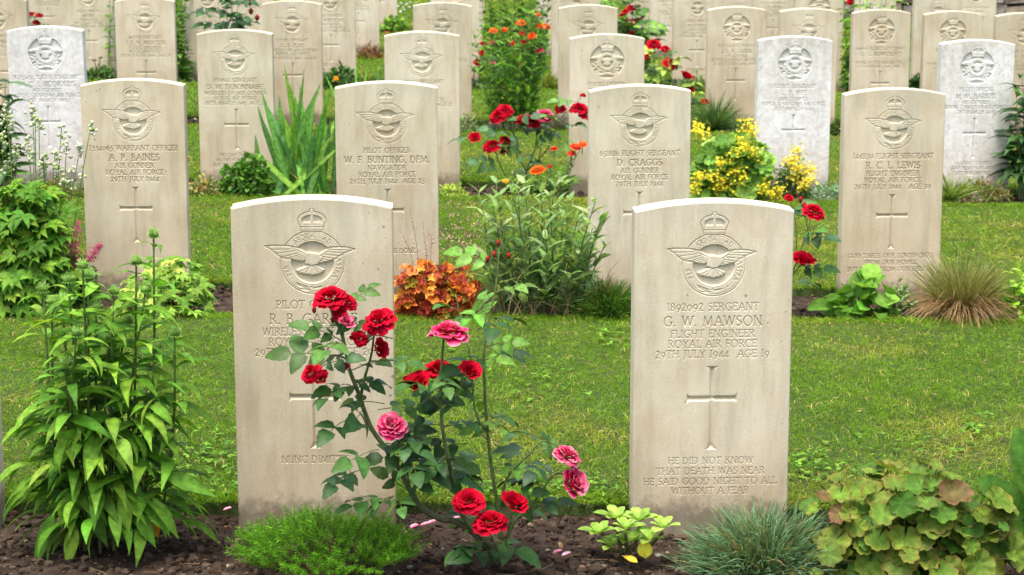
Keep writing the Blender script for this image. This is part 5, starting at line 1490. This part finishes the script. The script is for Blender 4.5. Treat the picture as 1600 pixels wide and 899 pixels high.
root, base = shrub('flowering_bush', 'low dark green bush with one orange flower below a fifth row headstone', 532, 140, 34, 40, 420, .04, .026, [(.025, .07, .02), (.04, .10, .028), (.055, .12, .03)], 'round', group=FAR)
B = MB(); c = AT(525, 123, base[1] - .14); daisy_bloom(B, c, (0, -.9, .4), .022, (.65, .25, .01)); B.build('flower_head', M['petal'], root)
rose_bush('rose bush on dark stems with red and pink blooms left of the zinnias', (745, 138),
  [([(745, 138), (740, 118), (746, 98)], (0, -.04), .006), ([(745, 138), (750, 110), (753, 83)], (0, -.03), .005), ([(745, 138), (752, 100), (753, 68)], (0, 0), .005), ([(745, 138), (762, 115), (770, 99)], (0, -.04), .004), ([(745, 138), (736, 120), (738, 105)], (0, 0), .005), ([(752, 100), (762, 80), (768, 66)], (0, 0), .003)],
  [(748, 96, 8, 'red', CAMF, -.04), (753, 81, 6, 'red', CAMF, -.03), (753, 67, 4, 'red', CAMF, 0), (768, 65, 5, 'pink', CAMF, 0), (770, 99, 5, 'pink', CAMF, -.04)], lsize=.09, every=.06, leafcols=[(.02, .04, .02), (.04, .08, .03)])
root, base = leafy_stems('green_thicket', 'tall green thicket rising behind the orange zinnias', 806, 126, [(754 + 6.2 * i, -55 + 24 * (i % 4)) for i in range(18)] + [(765, 30), (790, 50), (820, 40), (848, 60), (775, 70), (835, 70)], .085, .034, TG, .75, 'ovate', pairs=18, droop=.8, lo=.1, dyj=.14, seg=4)
blade_mound('spiky_bush', 'spiky yellow green bush at the left side of a fourth row headstone', 856, 139, .085, .07, .11, 420, .07, .010, (.06, .10, .02), (.20, .24, .05), .1)
rose_bush('far rose bush with red blooms and green foliage behind the sunken badge headstone', (985, 128),
  [([(985, 128), (980, 70), (978, 18)], (0, -.04), .006), ([(985, 128), (988, 60), (987, 10)], (.03, 0), .005), ([(985, 128), (986, 70), (984, 36)], (-.03, -.06), .005), ([(985, 128), (994, 60), (997, 31)], (0, 0), .005), ([(985, 128), (988, 80), (986, 50)], (-.05, -.08), .005), ([(985, 128), (968, 60), (952, -10)], (.05, .1), .006), ([(985, 128), (1000, 80), (1010, 45)], (.05, .1), .005), ([(985, 128), (975, 40), (962, -15)], (.05, .15), .005), ([(985, 128), (1003, 60), (1000, 5)], (.05, .1), .005), ([(1000, 70), (1012, 35), (1016, 12)], (.0, 0), .002), ([(1005, 90), (1030, 60), (1040, 28)], (0, 0), .002)],
  [(977, 17, 6, 'red', CAMF, -.04), (986, 11, 7, 'red', CAMF, 0), (971, 23, 4, 'red', CAMF, -.04), (983, 34, 6, 'red', CAMF, -.06), (996, 31, 5, 'red', CAMF, 0), (987, 49, 5, 'red', CAMF, -.08), (1004, 26, 3, 'red', CAMF, 0)],
  leafcols=TG, lsize=.13, every=.035, lstart=.25, skip=(9, 10))
shrub('green_bush', 'low green bush below a fifth row headstone right of the red roses', 1084, 144, 24, 30, 380, .04, .010, [(.06, .13, .025), (.09, .17, .035)], 'lance', group=FAR)
root, base = leafy_stems('variegated_shrub', 'tall bright leafy shrub with a red flower left of a buff wreath badge headstone', 1334, 146, [(1318, -30), (1326, -40), (1336, -35), (1345, -20), (1320, 20), (1330, 40), (1342, 30), (1315, 60), (1336, 75), (1322, 100), (1362, -8), (1380, -4), (1398, 0), (1415, 4), (1350, -15), (1370, -20), (1390, -18)], .085, .036, [(.085, .19, .03), (.13, .26, .045), (.06, .14, .025), (.20, .30, .07)], .3, 'ovate', pairs=12, droop=.8, rise=.3, lo=.06, dyj=.08, group='tall leafy shrubs')
B = MB(); rose_bloom(B, AT(1329, 2, base[1] - .08), CAMF, .022, RED); B.build('flower_head', M['petal'], root)
shrub('dark_bush', 'low dark bush at the left foot of a fifth row headstone at right', 1436, 140, 15, 24, 220, .04, .026, [(.02, .055, .018), (.035, .08, .025)], 'round', group=FAR)
shrub('rusty_sedum', 'reddish brown low plant at the foot of a sixth row headstone', 578, 92, 25, 22, 300, .035, .016, [(.13, .055, .03), (.16, .08, .04), (.09, .05, .025)], 'lance', group=FAR)
root, base = shrub('lime_bush', 'yellow green bush with a magenta flower near the open lawn', 614, 51, 25, 25, 320, .05, .03, [(.10, .20, .03), (.16, .27, .045), (.06, .13, .025)], 'ovate', group=FAR)
B = MB(); rose_bloom(B, AT(604, 53, base[1] - .18), CAMF, .028, PINK); B.build('flower_head', M['petal'], root)
for (px, py) in ((622, 16), (627, 11), (630, 18), (634, 14), (640, 18), (637, 12), (641, 10), (626, 25), (632, 22)):
    p = G(px, py) + UP * .05; B = MB()
    ball(B, p, .017, (.80, .80, .74), (1, 1, .5), .1); tube(B, [p - UP * .06, p], .002, .002, (.1, .2, .04), 4)
    o = B.build('daisy', M['petal'], None, True, p)
    o['label'] = 'tiny white daisy in the far lawn at top centre'; o['category'] = 'flower'; o['group'] = 'daisies in the far lawn'
# ------------------------------------------------------------------ camera, sky, sun
cam = bpy.data.cameras.new('camera'); co = bpy.data.objects.new('camera', cam); COL.objects.link(co)
co.location = (0, 0, CAM_H); co.rotation_euler = (PI / 2 - PITCH, 0, 0)
cam.sensor_width = 36; cam.lens = 36 * F_PX / 1600; cam.clip_start = .1; cam.clip_end = 1000
cam.dof.use_dof = True; cam.dof.focus_distance = 5.4; cam.dof.aperture_fstop = 10
SC.camera = co
w = bpy.data.worlds.new('World'); SC.world = w; w.use_nodes = True
nt = w.node_tree; nt.nodes.clear()
sky = nt.nodes.new('ShaderNodeTexSky'); sky.sky_type = 'NISHITA'; sky.sun_disc = False
EL, AZ = math.radians(77), math.radians(205)
sky.sun_elevation = EL; sky.sun_rotation = AZ; sky.dust_density = 6; sky.air_density = 1.0; sky.ozone_density = .6
bg = nt.nodes.new('ShaderNodeBackground'); bg.inputs['Strength'].default_value = .15
out = nt.nodes.new('ShaderNodeOutputWorld')
nt.links.new(sky.outputs[0], bg.inputs[0]); nt.links.new(bg.outputs[0], out.inputs[0])
sun = bpy.data.lights.new('sun', 'SUN'); so = bpy.data.objects.new('sun', sun); COL.objects.link(so)
sun.energy = 1.5; sun.angle = math.radians(20); sun.color = (1, .985, .96)
so.rotation_euler = (PI / 2 - EL, 0, PI - AZ)
SC.view_settings.view_transform = 'Standard'; SC.view_settings.look = 'None'
SC.view_settings.exposure = 1.35; SC.view_settings.gamma = 1
try: SC.view_settings.use_curve_mapping = False
except Exception: pass
SC.render.engine = 'CYCLES'
SC.cycles.max_bounces = 6; SC.cycles.diffuse_bounces = 3; SC.cycles.transmission_bounces = 4
SC.cycles.use_denoising = True

for o in bpy.data.objects:
    if '_o' in o: del o['_o']
